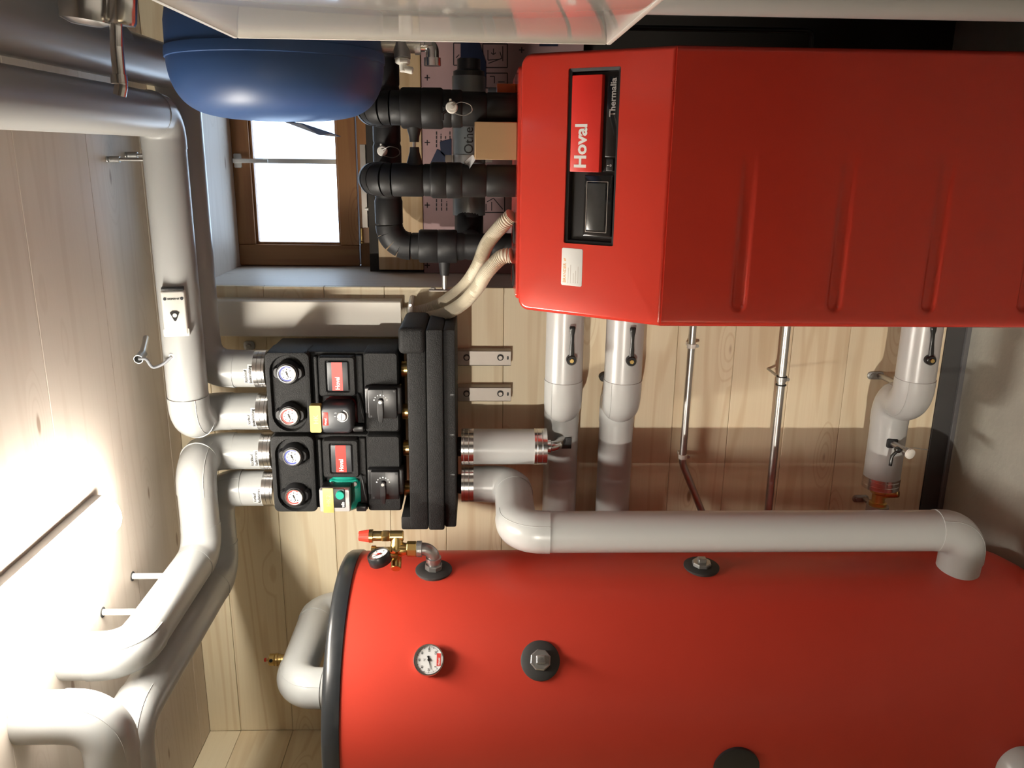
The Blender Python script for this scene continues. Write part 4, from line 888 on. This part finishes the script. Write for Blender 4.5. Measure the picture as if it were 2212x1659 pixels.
g = G(); g.sweep([V3((q0.x+0.008, W-0.002, (q0.z+q1.z)/2)), V3((q0.x-0.006, 2.535, (q0.z+q1.z)/2)), V3(((q0.x+q1.x)/2, 2.528, (q0.z+q1.z)/2)), V3((q1.x, 2.53, (q0.z+q1.z)/2))], 0.0085, 8); mk('strap', g, 'white_plastic', cl)
g = G(); g.cyl((q0.x-0.002, 2.54, (q0.z+q1.z)/2), (q0.x-0.002, 2.522, (q0.z+q1.z)/2), 0.004, seg=12); mk('screw', g, 'steel', cl)

# ------------------------------------------------------------------ safety group on the tank
p, n = tank_pt(937, 1231)
sg = thing('safety_group', 'brass safety group with pressure gauge and red cap on the tank side', 'safety valve', p-V3((0, 0, 0.03)))
g = G(); g.lathe(p, n, [(0.018, 0.002), (0.050, -0.0065), (0.050, 0.0022), (0.048, 0.004), (0.018, 0.006), (0, 0.006)], 44); mk('washer', g, 'gasket', sg)
g = G(); g.hexnut(p+n*0.004, n, 0.024, 0.016, sides=8); mk('reducer', g, 'galvanized', sg, smooth=False)
pe = p+n*0.066; zz = V3((0, 0, 1))
g = G(); g.sweep(smooth_path([p+n*0.016, pe, pe+zz*0.05], 0.028, 10), 0.017, 22); g.lathe(p+n*0.028, n, [(0.016, 0), (0.021, 0.001), (0.021, 0.012), (0.016, 0.014)], 22); g.lathe(pe+zz*0.030, zz, [(0.016, 0), (0.022, 0.001), (0.022, 0.014), (0.016, 0.016)], 22); mk('elbow', g, 'galvanized', sg)
g = G(); g.hexnut(pe+zz*0.045, zz, 0.0215, 0.026, sides=8); mk('union_nut', g, 'brass', sg, smooth=False)
bc = pe+zz*0.098; side_d = V3((0.75, -0.66, 0)); sd2 = V3((0.9, 0.2, 0)).normalized()
g = G(); g.sweep([pe+zz*0.068, bc-zz*0.012, bc+zz*0.014], [0.015, 0.019, 0.016], 20); g.sweep([bc-side_d*0.04, bc-side_d*0.02, bc, bc+side_d*0.016], [0.013, 0.016, 0.019, 0.015], 18); g.sweep([bc+sd2*0.0, bc+sd2*0.034], [0.019, 0.015], 18)
mk('body', g, 'brass', sg, angle=60)
vv = bc+sd2*0.036
g = G(); g.cyl(vv-zz*0.018, vv+zz*0.020, 0.0145, seg=20, bev=0.002); g.hexnut(vv+zz*0.020, zz, 0.0155, 0.02); g.cyl(vv+zz*0.04, vv+zz*0.064, 0.0135, seg=20, bev=0.001); g.lathe(vv+zz*0.064, zz, [(0, 0), (0.018, 0), (0.018, 0.010), (0, 0.010)], 24); mk('safety_valve', g, 'brass', sg)
g = G(); g.lathe(vv+zz*0.0745, zz, [(0, 0), (0.0175, 0), (0.0135, 0.026), (0.012, 0.028), (0, 0.028)], 14); mk('red_cap', g, 'red_cap', sg, smooth=False)
v2 = bc+V3((-0.004, -0.004, 0))
g = G(); g.hexnut(v2+zz*0.012, zz, 0.0125, 0.016); g.cyl(v2+zz*0.028, v2+zz*0.056, 0.0115, seg=18, bev=0.001); g.lathe(v2+zz*0.056, zz, [(0, 0), (0.015, 0), (0.015, 0.012), (0, 0.012)], 20); mk('air_valve', g, 'brass', sg)
gp = at(818, 1200, Y=bc.y-0.05); gn = V3((0.96, -0.06, 0.26)).normalized()
br_ = bc-side_d*0.03+V3((0, -0.02, 0)); g = G(); g.sweep([bc-V3((0.02, 0.0, 0.0)), V3((gp.x-0.012, gp.y+0.02, bc.z)), gp-zz*0.024], 0.006, 12); g.lathe(bc-V3((0.022, 0.012, 0)), V3((-0.5, -0.85, 0)), [(0, 0), (0.014, 0), (0.014, 0.03), (0.0125, 0.032), (0, 0.032)], 22); mk('side_branch', g, 'brass', sg)
fg = axis_frame(gp-gn*0.022, gn)
g = G(); g.lathe(fg.o, gn, [(0, 0), (0.0285, 0), (0.0305, 0.003), (0.0305, 0.026), (0.029, 0.029), (0.0265, 0.029), (0.026, 0.024)], 36); gg = mk('gauge_case', g, 'black_plastic', sg)
g = G(); g.lathe(fg.o+gn*0.0245, gn, [(0.0268, 0), (0, 0.0001)], 36); mk('gauge_dial', g, 'dial_white', gg)
fq = fg.at(0, 0, 0.025); ticks(gg, fq, 0.021, math.radians(225), math.radians(-45), 20, 0.003, w=0.0009)
needle(gg, fq, math.radians(120), 0.018, w=0.0016, hub=0.004); needle(gg, fq.at(0, 0, 0.0006), math.radians(75), 0.016, mat='ink_red', w=0.002, hub=0.0035)

# ------------------------------------------------------------------ heat pump
HX0, HX1, HY, HZ1 = -0.377, 0.222, 1.85, 1.173
SY, SZ = 2.06, 1.492; HYB = 2.43; HTOP = 1.497
hp = thing('heat_pump', 'glossy red floor-standing heat pump with sloping control console', 'heat pump', ((HX0+HX1)/2, (HY+HYB)/2, 0))
fx = Fr((0, 0, 0), (0, 1, 0), (0, 0, 1))   # normal +X
g = G(); g.prism(fx, [(HY+0.022, 0.03), (HY+0.022, HZ1-0.012), (SY+0.012, SZ-0.022), (HYB, SZ-0.022), (HYB, 0.03)], HX0+0.014, HX1-0.014); mk('housing', g, 'gloss_red', hp, smooth=False)
g = G(); g.box((HX0+0.04, HY+0.05, 0.0), (HX1-0.04, HYB-0.04, 0.03)); mk('plinth', g, 'black_plastic', hp, smooth=False)
# lower front panel with pressed ribs
gz = [at(px, 500, Y=HY).z for px in (1608, 1820, 2028, 2240)]; gx0, gx1 = at(1800, 658, Y=HY).x, at(1800, 345, Y=HY).x
NX, NZ, zb0, zt0 = 150, 300, 0.045, HZ1-0.0005
def gdep(x, z):
    d = 0.0
    for zc in gz:
        dz = abs(z-zc)
        if dz < 0.022:
            hw = 0.0165; e = x-gx0
            if e < 0: r_ = math.hypot(e, dz)
            else: r_ = dz
            k = max(0.0, 1-(r_/hw)**2); fade = 1.0 if x < gx0+0.06 else max(0.0, 1-(x-gx0-0.06)/(gx1-gx0-0.03))
            d = max(d, 0.0085*min(1, k*1.6)*fade)
    return d
g = G(); rows = []
def xs_(i):
    return HX0 + (HX1-HX0)*i/NX
for j in range(NZ+1):
    z_ = zb0+(zt0-zb0)*j/NZ; row = []
    for i in range(NX+1):
        x_ = xs_(i); e = min(x_-HX0, HX1-x_); rb = 0.010
        back = 0 if e > rb else rb-math.sqrt(max(0, rb*rb-(rb-e)**2))
        row.append(g.bm.verts.new((x_, HY+back+gdep(x_, z_), z_)))
    rows.append(row)
for a_, b2 in zip(rows, rows[1:]): g.bridge(a_, b2, False)
ed = [[r[0] for r in rows], [r[-1] for r in rows], rows[0], rows[-1]]
for L_ in ed:
    k = [g.bm.verts.new((v.co.x, HY+0.024, v.co.z)) for v in L_]; g.bridge(L_, k, False)
mk('front_panel', g, 'gloss_red', hp, angle=50)
# sloping console
sd = V3((0, SY-HY, SZ-HZ1)); SL = sd.length
cf = Fr(((HX0+HX1)/2, (HY+SY)/2, (HZ1+SZ)/2), (1, 0, 0), sd)
def cs_(x, y, t=0.0):
    q = at_plane(x, y, cf.p(0, 0, t), cf.en)-cf.o; return q.dot(cf.ex), q.dot(cf.ey)
c1 = [cs_(1229, 148), cs_(1343, 142), cs_(1323, 533), cs_(1216.5, 524)]
ou0, ou1 = (c1[2][0]+c1[3][0])/2, (c1[0][0]+c1[1][0])/2; ov1, ov0 = (c1[0][1]+c1[3][1])/2, (c1[1][1]+c1[2][1])/2
ocu, ocv, ow, oh = (ou0+ou1)/2, (ov0+ov1)/2, ou1-ou0, ov1-ov0
wc, rtop = HX1-HX0, 0.028
def cr(o, t, top): return (wc-2*o, SL-2*o, (rtop-o*0.5, rtop-o*0.5, 0.004, 0.004), t, 0, 0)
rg = [(wc, SL, (rtop, rtop, 0.004, 0.004), -0.030), (wc, SL, (rtop, rtop, 0.004, 0.004), -0.010)]
for k in (0.35, 0.65, 0.88, 1.0):
    a_ = k*PI/2; rg.append(cr(0.010*(1-math.cos(a_)), -0.010+0.010*math.sin(a_), True))
rg += [(ow, oh, 0.004, 0.0, ocu, ocv), (ow-0.001, oh-0.001, 0.004, -0.026, ocu, ocv)]
g = G(); g.loft(cf, rg, cap0=False, cap1=False, n=8); mk('console_cover', g, 'gloss_red', hp, angle=35)
g = G(); g.loft(cf, [(ow-0.001, oh-0.001, 0.004, -0.004, ocu, ocv), (ow-0.014, oh-0.014, 0.003, -0.006, ocu, ocv), (ow-0.018, oh-0.018, 0.003, -0.018, ocu, ocv)], cap0=False); bz = mk('control_panel', g, 'black_plastic', hp)
def crect(x0, x1, y0, y1):
    xm, ym = (x0+x1)/2, (y0+y1)/2
    uL, uR = cs_(xm, y1)[0], cs_(xm, y0)[0]; vT, vB = cs_(x0, ym)[1], cs_(x1, ym)[1]; return (uL+uR)/2, (vT+vB)/2, uR-uL, vT-vB
cu, cv, w, h = crect(1233, 1297, 161.5, 371.5)
g = G(); g.rbox(cf, w, h, -0.016, -0.001, 0.002, 0.001, cu, cv); npl = mk('name_plate', g, 'badge_red', hp)
tu = crect(1240, 1266, 268, 362); text('brand_name', 'Hoval', cf, tu[0]-tu[2]/2, tu[1]-tu[3]/2, tu[3], 'ink_white', npl, w=tu[2], bold=0.03, t=-0.0004)
cu, cv, w, h = crect(1306, 1332, 162, 340)
g = G(); g.rbox(cf, w, h, -0.018, -0.008, 0.002, 0.0015, cu, cv); flap = mk('flap', g, 'black_gloss', bz)
tu = crect(1314, 1327, 167, 252); text('model_name', 'Thermalia', cf, tu[0]-tu[2]/2, tu[1]-tu[3]/2, tu[3], 'silver_paint', flap, w=tu[2], bold=0.02, t=-0.0074)
cu, cv, w, h = crect(1304, 1320, 343, 370)
g = G(); g.rbox(cf, w, h, -0.018, -0.011, 0.002, 0.0015, cu, cv); sw = mk('rocker_switch', g, 'black_plastic', bz)
text('switch_mark', 'I', cf, cu-0.001, cv+0.002, 0.004, 'ink_white', sw, t=-0.0105, align='C'); text('switch_mark', 'O', cf, cu-0.001, cv-0.005, 0.004, 'ink_white', sw, t=-0.0105, align='C')
cu, cv, w, h = crect(1257, 1318, 378, 512)
g = G(); g.loft(cf, [(w, h, 0.003, -0.0181, cu, cv), (w, h, 0.003, -0.010, cu, cv), (w-0.004, h-0.004, 0.003, -0.009, cu, cv)]); dsp = mk('display_unit', g, 'black_gloss', bz)
cu, cv, w, h = crect(1264, 1303, 396, 498)
g = G(); g.rbox(cf, w, h, -0.009, -0.0082, 0.001, 0.0003, cu, cv); mk('screen', g, 'screen_dark', dsp)
cu, cv, w, h = crect(1262, 1308, 392, 503)
g = G(); g.loft(cf, [(w, h, 0.001, -0.0089, cu, cv), (w, h, 0.001, -0.0086, cu, cv), (w-0.002, h-0.002, 0.001, -0.0086, cu, cv), (w-0.002, h-0.002, 0.001, -0.0089, cu, cv)], False, False); mk('film_edge', g, 'zinc_rail', dsp)
# installer's sticker
cu, cv, w, h = crect(1213, 1258, 536.5, 617.5)
g = G(); g.rbox(cf, w, h, -0.0002, 0.0006, 0.004, 0.0002, cu, cv); stk = mk('sticker', g, 'white_paper', hp)
tu = crect(1216, 1223, 568, 609.5); text('lettering', 'BRANDER', cf, tu[0]-tu[2]/2, tu[1]-tu[3]/2, tu[3], 'ink_orange', stk, w=tu[2], bold=0.0, t=0.0010)
g = G()
for k, (dx, sz) in enumerate(((0, 0.004), (0.003, 0.006))):
    u, v = cs_(1220, 563-k*3); g.prism(cf, [(u-0.001, v-0.003), (u+0.001, v-0.003), (u+0.003, v+sz*0.5), (u+0.0012, v+sz*0.4)], 0.0006, 0.0009)
mk('flame_mark', g, 'ink_orange', stk, smooth=False)
g = G()
for (px, ya_, yb_) in ((1227, 612, 578), (1232, 612, 572), (1238, 611, 590), (1243, 612, 585), (1248, 612, 576)):
    a_ = cs_(px, ya_); b2 = cs_(px, yb_); g.prism(cf, [(a_[0], a_[1]-0.0006), (b2[0], a_[1]-0.0006), (b2[0], a_[1]+0.0006), (a_[0], a_[1]+0.0006)], 0.0006, 0.0008)
mk('small_print', g, 'zinc_rail', stk, smooth=False)
# top cover with grommets
g = G(); g.loft(Fr(((HX0+HX1)/2, (SY+HYB)/2+0.002, SZ-0.021), (1, 0, 0), (0, 1, 0)), [(wc-0.05, HYB-SY-0.006, 0.012, 0.0), (wc-0.05, HYB-SY-0.006, 0.012, 0.019), (wc-0.056, HYB-SY-0.012, 0.010, 0.024)]); topc = mk('top_cover', g, 'gloss_red', hp)
ZT = SZ-0.021+0.024

# ------------------------------------------------------------------ black insulated brine pipes
RK = 0.040
def black_pipe(pts, label, sleeves=(), bend=0.05, rings=True, extra=0.0):
    lo = min(pts, key=lambda p_: p_[2]); t = thing('rubber_pipe', label, 'pipe', lo)
    for k, pth in fillet(pts, bend, 14):
        if k == 's':
            d = pth[1]-pth[0]; L_ = d.length
            if L_ < 0.01: continue
            n_ = max(1, int(L_/0.075)); q = []; rd = []
            for i in range(n_):
                a_, b2 = i/n_, (i+1)/n_; rr_ = RK + (0.0012 if i % 2 else 0.0)
                q += [pth[0]+d*(a_+0.004), pth[0]+d*(a_+0.012), pth[0]+d*(b2-0.012), pth[0]+d*(b2-0.004)]; rd += [rr_-0.002, rr_, rr_, rr_-0.002]
            g = G(); g.sweep(q, rd, 28); mk('insulation', g, 'rubber', t)
        else:
            n_ = len(pth); m_ = 4
            for s_ in range(m_):     # mitred segments
                a_, b2 = s_*(n_-1)//m_, (s_+1)*(n_-1)//m_
                g = G(); g.sweep(pth[a_:b2+1], RK+(0.0018 if s_ % 2 else 0.0008), 28); mk('elbow_segment', g, 'rubber', t)
    for (p0, p1, R) in sleeves:
        p0, p1 = V3(p0), V3(p1); L_ = (p1-p0).length
        g = G(); g.lathe(p0, p1-p0, [(RK, 0), (R-0.003, 0.001), (R, 0.006), (R, L_*0.5-0.002), (R-0.0015, L_*0.5), (R, L_*0.5+0.002), (R, L_-0.006), (R-0.003, L_-0.001), (RK, L_)], 28); mk('sleeve', g, 'rubber', t)
    return t
YA, YC2 = 2.17, 2.53; ZC = 1.856
xA, xB = at(1050, 236, Y=YA).x, at(1000, 390, Y=YA).x
def za_(x, y=236): return at(x, y, Y=YA).z
pa = black_pipe([(xA, YA, ZT-0.004), (xA, YA, ZC), (xA, YC2-RK, ZC)], 'black rubber-clad pipe with chained white cap below the blue vessel', [((xA, YA, za_(958)), (xA, YA, za_(866)), 0.049), ((xA, YA, za_(1000)), (xA, YA, za_(952)), 0.045)])
pb = black_pipe([(xB, YA, ZT-0.004), (xB, YA, ZC), (xB, YC2-RK, ZC)], 'black rubber-clad pipe rising straight from the heat pump beside the cardboard box', [((xB, YA, za_(1000, 390)), (xB, YA, za_(930, 390)), 0.0445)])
xD = at(930, 532, Y=YC2).x; zd = 1.06
pc_ = black_pipe([(NR-0.03, YC2, ZC), (xD, YC2, ZC), (xD, YC2, zd)], 'black rubber-clad pipe crossing below the window and turning down', [((xD, YC2, at(988, 530, Y=YC2).z), (xD, YC2, at(905, 530, Y=YC2).z), 0.050)], bend=0.062)
# drain caps with chains
def drain_cap(t, px, py, Y, axis_y, lev=True):
    q = at(px, py, Y=Y); n = V3((0, -1, 0)); f = Fr(q)
    g = G(); g.cyl(f.p(0, 0, -0.03), f.p(0, 0, 0.0), 0.010, seg=16); g.lathe(f.p(0, 0, -0.008), n, [(0, 0), (0.013, 0), (0.013, 0.008), (0, 0.008)], 20); v = mk('drain_valve', g, 'black_plastic', t)
    g = G(); g.lathe(f.p(0, 0, 0.0), n, [(0, 0), (0.0145, 0.0), (0.0145, 0.006), (0.012, 0.009), (0.005, 0.0092), (0.005, 0.012), (0, 0.012)], 22); g.rbox(f, 0.008, 0.006, 0, 0.005, 0.002, 0.001, 0.016, 0.003); mk('cap', g, 'white_plastic', v)
    pts = catmull([f.p(0.004, -0.004, 0.011), f.p(0.012, -0.022, 0.006), f.p(0.006, -0.044, 0.002), f.p(-0.008, -0.048, 0.002), f.p(-0.018, -0.03, 0.004), f.p(-0.014, -0.006, 0.006)], 10)
    g = G()
    for a_ in pts: bmesh.ops.create_icosphere(g.bm, subdivisions=1, radius=0.0014, matrix=Matrix.Translation(a_))
    g.sweep(pts, 0.0006, 5); mk('chain', g, 'steel', v)
    if lev:
        g = G(); g.sweep([f.p(0.0, 0.012, -0.004), f.p(0.0, 0.022, -0.002)], 0.004, 8); g.sweep([f.p(-0.006, 0.012, -0.012), f.p(-0.014, 0.022, -0.006), f.p(-0.03, 0.022, -0.006)], 0.0035, 8); mk('lever', g, 'black_plastic', v)
drain_cap(pa, 976, 232, YA-0.062, None); drain_cap(pc_, 826, 326, YC2-RK-0.024, None, False)
# thin steel link between the two risers
zl_ = at(895, 310, Y=YA).z
lk = thing('steel_link', 'thin steel rod with black rubber cones between the two black risers', 'link rod', ((xA+xB)/2, YA, zl_))
g = G(); g.cyl((xB+0.03, YA, zl_), (xA-0.03, YA, zl_), 0.004, seg=12); mk('rod', g, 'steel', lk)
for (xs0, sg_) in ((xB, 1), (xA, -1)):
    g = G(); g.lathe((xs0+sg_*(RK-0.004), YA, zl_), (sg_, 0, 0), [(0, 0), (0.022, 0), (0.018, 0.012), (0.0125, 0.032), (0.0115, 0.044), (0, 0.044)], 20); mk('cone', g, 'rubber', lk)
# fixing of the down pipe on the niche wall
zk = at(960, 590, Y=YC2).z
bk = thing('pipe_bracket', 'zinc foot plate with black cone fixing the down pipe to the niche side', 'bracket', (NJ, YC2, zk))
g = G(); g.lathe((xD-RK+0.003, YC2, zk), (-1, 0, 0), [(0, 0), (0.019, 0), (0.014, 0.04), (0.013, 0.05), (0, 0.05)], 20); mk('cone', g, 'rubber', bk)
g = G(); g.cyl((NJ+0.001, YC2, zk), (xD-RK-0.02, YC2, zk), 0.008, seg=14); mk('stud', g, 'steel', bk)
g = G(); g.rbox(Fr((NJ+0.0008, YC2, zk), (0, 1, 0), (0, 0, 1)), 0.03, 0.095, 0.0, 0.004, 0.006); mk('foot_plate', g, 'zinc_rail', bk)
for s_ in (-1, 1): g = G(); g.hexnut((NJ+0.004, YC2, zk+s_*0.034), (1, 0, 0), 0.008, 0.006); mk('bolt', g, 'zinc_rail', bk)
# grey duct with black end
YD = 2.74; zdq = at(1013, 300, Y=YD).z; RD = 0.052
xd0, xd1 = at(1013, 430, Y=YD).x, at(1010, 165, Y=YD).x
du = thing('duct_pipe', 'grey printed duct pipe lying across the niche behind the black risers', 'duct', (xd0, YD, zdq-RD))
g = G(); g.cyl((xd0-0.05, YD, zdq), (xd1, YD, zdq), RD, seg=40); mk('tube', g, 'grey_duct', du)
g = G(); g.lathe((xd1, YD, zdq), (1, 0, 0), [(0, 0), (0.048, 0), (0.048, 0.014), (0.036, 0.02), (0.036, 0.05), (0, 0.05)], 32); mk('end_fitting', g, 'charcoal', du)
tw_l, tw_r = at(1016, 352, Y=YD-RD).x, at(1016, 243, Y=YD-RD).x
text('lettering', 'EROtherm', Fr((0, YD, zdq)), tw_l-0.012, -0.013, 0.029, 'ink_black', du, w=(at(1016, 268, Y=YD-RD).x-at(1016, 345, Y=YD-RD).x)*1.52, t=0.001, cyl_x=RD, bold=0.005)
xc = at(1013, 343, Y=YD-RD).x
g = G(); g.lathe((xc-0.012, YD, zdq), (1, 0, 0), [(RD-0.001, 0), (RD+0.003, 0), (RD+0.003, 0.024), (RD-0.001, 0.024)], 36); g.bbox((xc-0.011, YD-0.03, zdq+RD), (xc+0.011, YD-0.02, zdq+RD+0.022), 0.001, 1); g.bbox((xc-0.011, YD-0.03, zdq-RD-0.022), (xc+0.011, YD-0.02, zdq-RD), 0.001, 1); mk('clamp', g, 'steel', du)
g = G(); g.sweep([V3((xd0-0.002, YD, zdq)), V3((xD-0.01, YD-0.03, zdq)), V3((xD, YC2+0.08, zdq-0.004)), V3((xD, YC2, zdq-0.02))], [0.046, 0.046, 0.044, 0.038], 28); mk('black_elbow', g, 'rubber', du)
# cardboard box standing on the heat pump, small parts behind
ybx = 2.105; bx0, bx1 = at(1065, 345, Y=ybx).x, at(1065, 263, Y=ybx).x; bzt = at(1026, 304, Y=ybx).z
cb = thing('cardboard_box', 'small plain brown cardboard box standing on the heat pump', 'box', ((bx0+bx1)/2, ybx+0.045, ZT))
g = G(); g.bbox((bx0, ybx, ZT+0.0002), (bx1, ybx+0.06, bzt), 0.0015, 1); mk('carton', g, 'cardboard', cb)
g = G(); g.bbox((bx0+0.001, ybx+0.004, bzt-0.0002), (bx1-0.001, ybx+0.058, bzt+0.0012), 0.0005, 1); mk('lid_flap', g, 'cardboard', cb)
g = G(); q = at(1010, 352, Y=2.2); v_ = [at(1003, 350, Y=2.15), at(1022, 334, Y=2.13), at(1027, 345, Y=2.12), at(1014, 365, Y=2.14), at(1010, 357, Y=2.16)]
a_ = g.loop(v_); b2 = g.loop([k+V3((0, 0.012, 0.003)) for k in v_]); g.bridge(a_, b2); g.cap(a_); g.cap(b2, True); mk('plastic_film', g, 'clear_film', cb, smooth=False)
q = at(1085, 192, Y=2.22); g = G(); g.bbox((q.x-0.012, 2.21, ZT+0.0003), (q.x+0.012, 2.24, q.z+0.014), 0.002, 2); solo('orange_tag', g, 'orange_plastic', 'small orange plastic tag beside the pipe on the heat pump', 'tag')
q = at(1066, 198, Y=2.26); g = G(); g.bbox((q.x-0.014, 2.25, ZT+0.0003), (q.x+0.010, 2.28, q.z+0.014), 0.003, 2); solo('sensor_block', g, 'grey_cable', 'small grey sensor block behind the black riser on the heat pump', 'sensor')
for (px, py) in ((1100, 474), (1100, 556)):
    q = at(1101, py, Z=ZT); g = G(); g.lathe((q.x, 2.165, ZT-0.001), (0, 0, 1), [(0.02, 0), (0.03, 0), (0.03, 0.004), (0.022, 0.007), (0.0195, 0.007)], 28); mk('grommet', g, 'rubber', topc)

# ------------------------------------------------------------------ blue expansion vessel on the right wall
YV = 1.90
zv1, zv0 = at(363, 70, Y=YV).z, at(829, 120, Y=YV).z; ZV = (zv1+zv0)/2; RV = (zv1-zv0)/2
xs = at(596, 98, Y=YV-RV).x; xap = at(612, 263, Y=YV).x; dd = xs-xap
ve = thing('expansion_vessel', 'large round blue expansion vessel bulging out beside the window', 'expansion vessel', (xs, YV, ZV-RV))
prof = [(0, dd), (RV*0.25, dd*0.99), (RV*0.5, dd*0.96), (RV*0.7, dd*0.89), (RV*0.83, dd*0.77), (RV*0.915, dd*0.60), (RV*0.965, dd*0.40), (RV*0.988, dd*0.2), (RV*0.992, 0.007)]
def crv(pf, n=5):
    c_ = catmull([V3((a_, 0, b2)) for a_, b2 in pf], n); return [(max(0, v.x), v.z) for v in c_]
g = G(); g.lathe((xs, YV, ZV), (-1, 0, 0), crv(prof), 96); mk('front_shell', g, 'blue_vessel', ve)
g = G(); g.lathe((xs, YV, ZV), (-1, 0, 0), [(RV*0.985, 0.010), (RV*1.004, 0.008), (RV*1.006, 0.0), (RV*1.0, -0.012), (RV*0.985, -0.015)], 96); mk('seam_ring', g, 'blue_vessel', ve)
g = G(); g.lathe((xs+0.012, YV, ZV), (1, 0, 0), [(RV*0.99, 0), (RV*0.985, 0.05), (RV*0.94, 0.10), (RV*0.8, 0.15), (RV*0.5, 0.19), (0, 0.20)], 96); mk('back_shell', g, 'blue_vessel', ve)
g = G(); g.box((xs+0.17, YV-0.09, ZV-0.02), (XR-0.001, YV+0.09, ZV+0.12)); mk('wall_bracket', g, 'blue_vessel', ve, smooth=False)
g = G(); q0 = at(612, 262, Y=YV+0.02); pts = [at(610, 262, Y=YV+0.03), at(652, 268, Y=YV+0.03), at(716, 289, Y=YV+0.04), at(735, 296, Y=YV+0.05), at(690, 292, Y=YV+0.03)]
a_ = g.loop(pts); b2 = g.loop([k+V3((0.002, 0.006, 0)) for k in pts]); g.bridge(a_, b2); g.cap(a_); g.cap(b2, True); mk('loose_label', g, 'grey_cable', ve, smooth=False)
# fittings under the vessel
q = at(866, 104, Y=1.90); ft_ = thing('vessel_fitting', 'silver tee and valve fittings hanging under the blue vessel', 'fitting', q)
g = G(); g.sweep([V3((q.x+0.01, 1.90, q.z+0.06)), V3((q.x+0.01, 1.90, q.z-0.03))], 0.02, 20); g.sweep([V3((q.x+0.03, 1.90, q.z)), V3((q.x-0.022, 1.89, q.z-0.004))], [0.02, 0.017], 20); g.lathe((q.x+0.01, 1.90, q.z-0.03), (0, 0, -1), [(0, 0), (0.023, 0), (0.023, 0.012), (0, 0.012)], 22); mk('tee', g, 'galvanized', ft_)
g = G(); g.hexnut((q.x-0.022, 1.89, q.z-0.004), (-1, -0.1, 0), 0.016, 0.01); g.cyl((q.x-0.03, 1.89, q.z-0.004), (q.x-0.048, 1.888, q.z-0.006), 0.008, seg=14, bev=0.001); g.cyl((q.x-0.042, 1.888, q.z-0.006), (q.x-0.046, 1.888, q.z-0.026), 0.0075, seg=14, bev=0.002); mk('drain_nozzle', g, 'white_plastic', ft_)
q2 = at(934, 108, Y=1.90)
g = G(); g.cyl((q.x+0.01, 1.90, q.z-0.04), (q2.x+0.01, 1.90, q2.z+0.012), 0.012, seg=16); g.hexnut((q.x+0.01, 1.90, q.z-0.05), (0, 0, -1), 0.017, 0.018); g.sweep(smooth_path([V3((q2.x+0.01, 1.90, q2.z+0.03)), V3((q2.x+0.01, 1.90, q2.z)), V3((q2.x-0.028, 1.895, q2.z))], 0.014, 8), 0.014, 18); g.lathe((q2.x-0.016, 1.897, q2.z), (-1, 0, 0), [(0, 0), (0.018, 0), (0.018, 0.016), (0, 0.016)], 20); mk('nickel_elbow', g, 'chrome', ft_)

# ------------------------------------------------------------------ white cabinet on the right wall and what is around it
CX = 0.174; cy1 = at(900, 90, X=CX).y; cz1, cz0 = at(508, 85, X=CX).z, at(1326, 92, X=CX).z; cy0 = 0.72
cabi = thing('wall_cabinet', 'glossy white wall cabinet whose side mirrors lamp and heat pump', 'cabinet', (0.4, (cy0+cy1)/2, cz0))
g = G(); g.bbox((CX+0.0015, cy0, cz0+0.001), (XR-0.002, cy1-0.001, cz1-0.001), 0.003, 2); mk('body', g, 'gloss_white', cabi)
for lo, hi in (((CX, cy0, cz1-0.008), (CX+0.02, cy1, cz1)), ((CX, cy0, cz0), (CX+0.02, cy1, cz0+0.008)), ((CX, cy1-0.006, cz0+0.008), (CX+0.02, cy1, cz1-0.008))):
    g = G(); g.bbox(lo, hi, 0.002, 2); mk('edge_trim', g, 'white_plastic', cabi)
# upright white pipe under the cabinet
yq = 1.70; xq = at(1800, 40, Y=yq).x+0.056
g = G(); g.cyl((xq, yq, 0.0), (xq, yq, cz0-0.02), 0.055, seg=36); solo('upright_pipe', g, 'jacket', 'upright white insulated pipe to the floor right of the heat pump', 'pipe')
# thin black conduit behind the heat pump
yb2 = 2.45; q = at(1480, 62, Y=yb2); qe = at(1757, 66, Y=yb2)
g = G(); g.sweep(smooth_path([V3((q.x, yb2, q.z+0.3)), V3((q.x, yb2, qe.z)), V3((q.x-0.12, yb2, qe.z))], 0.02, 8), 0.0075, 12); solo('black_conduit', g, 'black_plastic', 'thin black conduit bending behind the right flank of the heat pump', 'conduit')
# chromed valve fitting near the ceiling above the cabinet
yv_ = 1.42
def vq(x, y): return at(x, y, Y=yv_)
vf = thing('chrome_valve', 'chromed valve block with long bent tube below the ceiling pipes', 'valve', vq(250, 10))
c0 = vq(186, -18); c1_ = vq(288, -10)
u_ = (vq(210, 40)-vq(210, 0)).normalized()
g = G(); g.lathe(c0, u_, [(0, 0), (0.038, 0), (0.039, 0.024), (0.037, 0.042), (0.022, 0.048), (0, 0.048)], 32); mk('flange', g, 'chrome', vf)
c2 = vq(262, -15); g = G(); g.lathe(c2-u_*0.02, u_, [(0, 0), (0.023, 0), (0.023, 0.060), (0.020, 0.066), (0, 0.066)], 28); mk('block', g, 'chrome', vf)
g = G(); g.sweep(smooth_path([vq(250, 20), vq(252, 100), vq(258, 165), vq(262, 185), vq(258, 206)], 0.012, 6), 0.0098, 18); mk('tube', g, 'chrome', vf)
g = G(); a_ = vq(256, 160); d_ = (vq(258, 178)-a_); g.lathe(a_, d_, [(0.0095, 0), (0.0125, 0.001), (0.0125, 0.014), (0.0095, 0.015)], 20); mk('collar', g, 'chrome', vf)
g = G(); a_ = vq(183, 30); g.sweep([a_, vq(187, 44), vq(190, 52)], [0.010, 0.0085, 0.006], 16); mk('bleed_nozzle', g, 'chrome', vf)
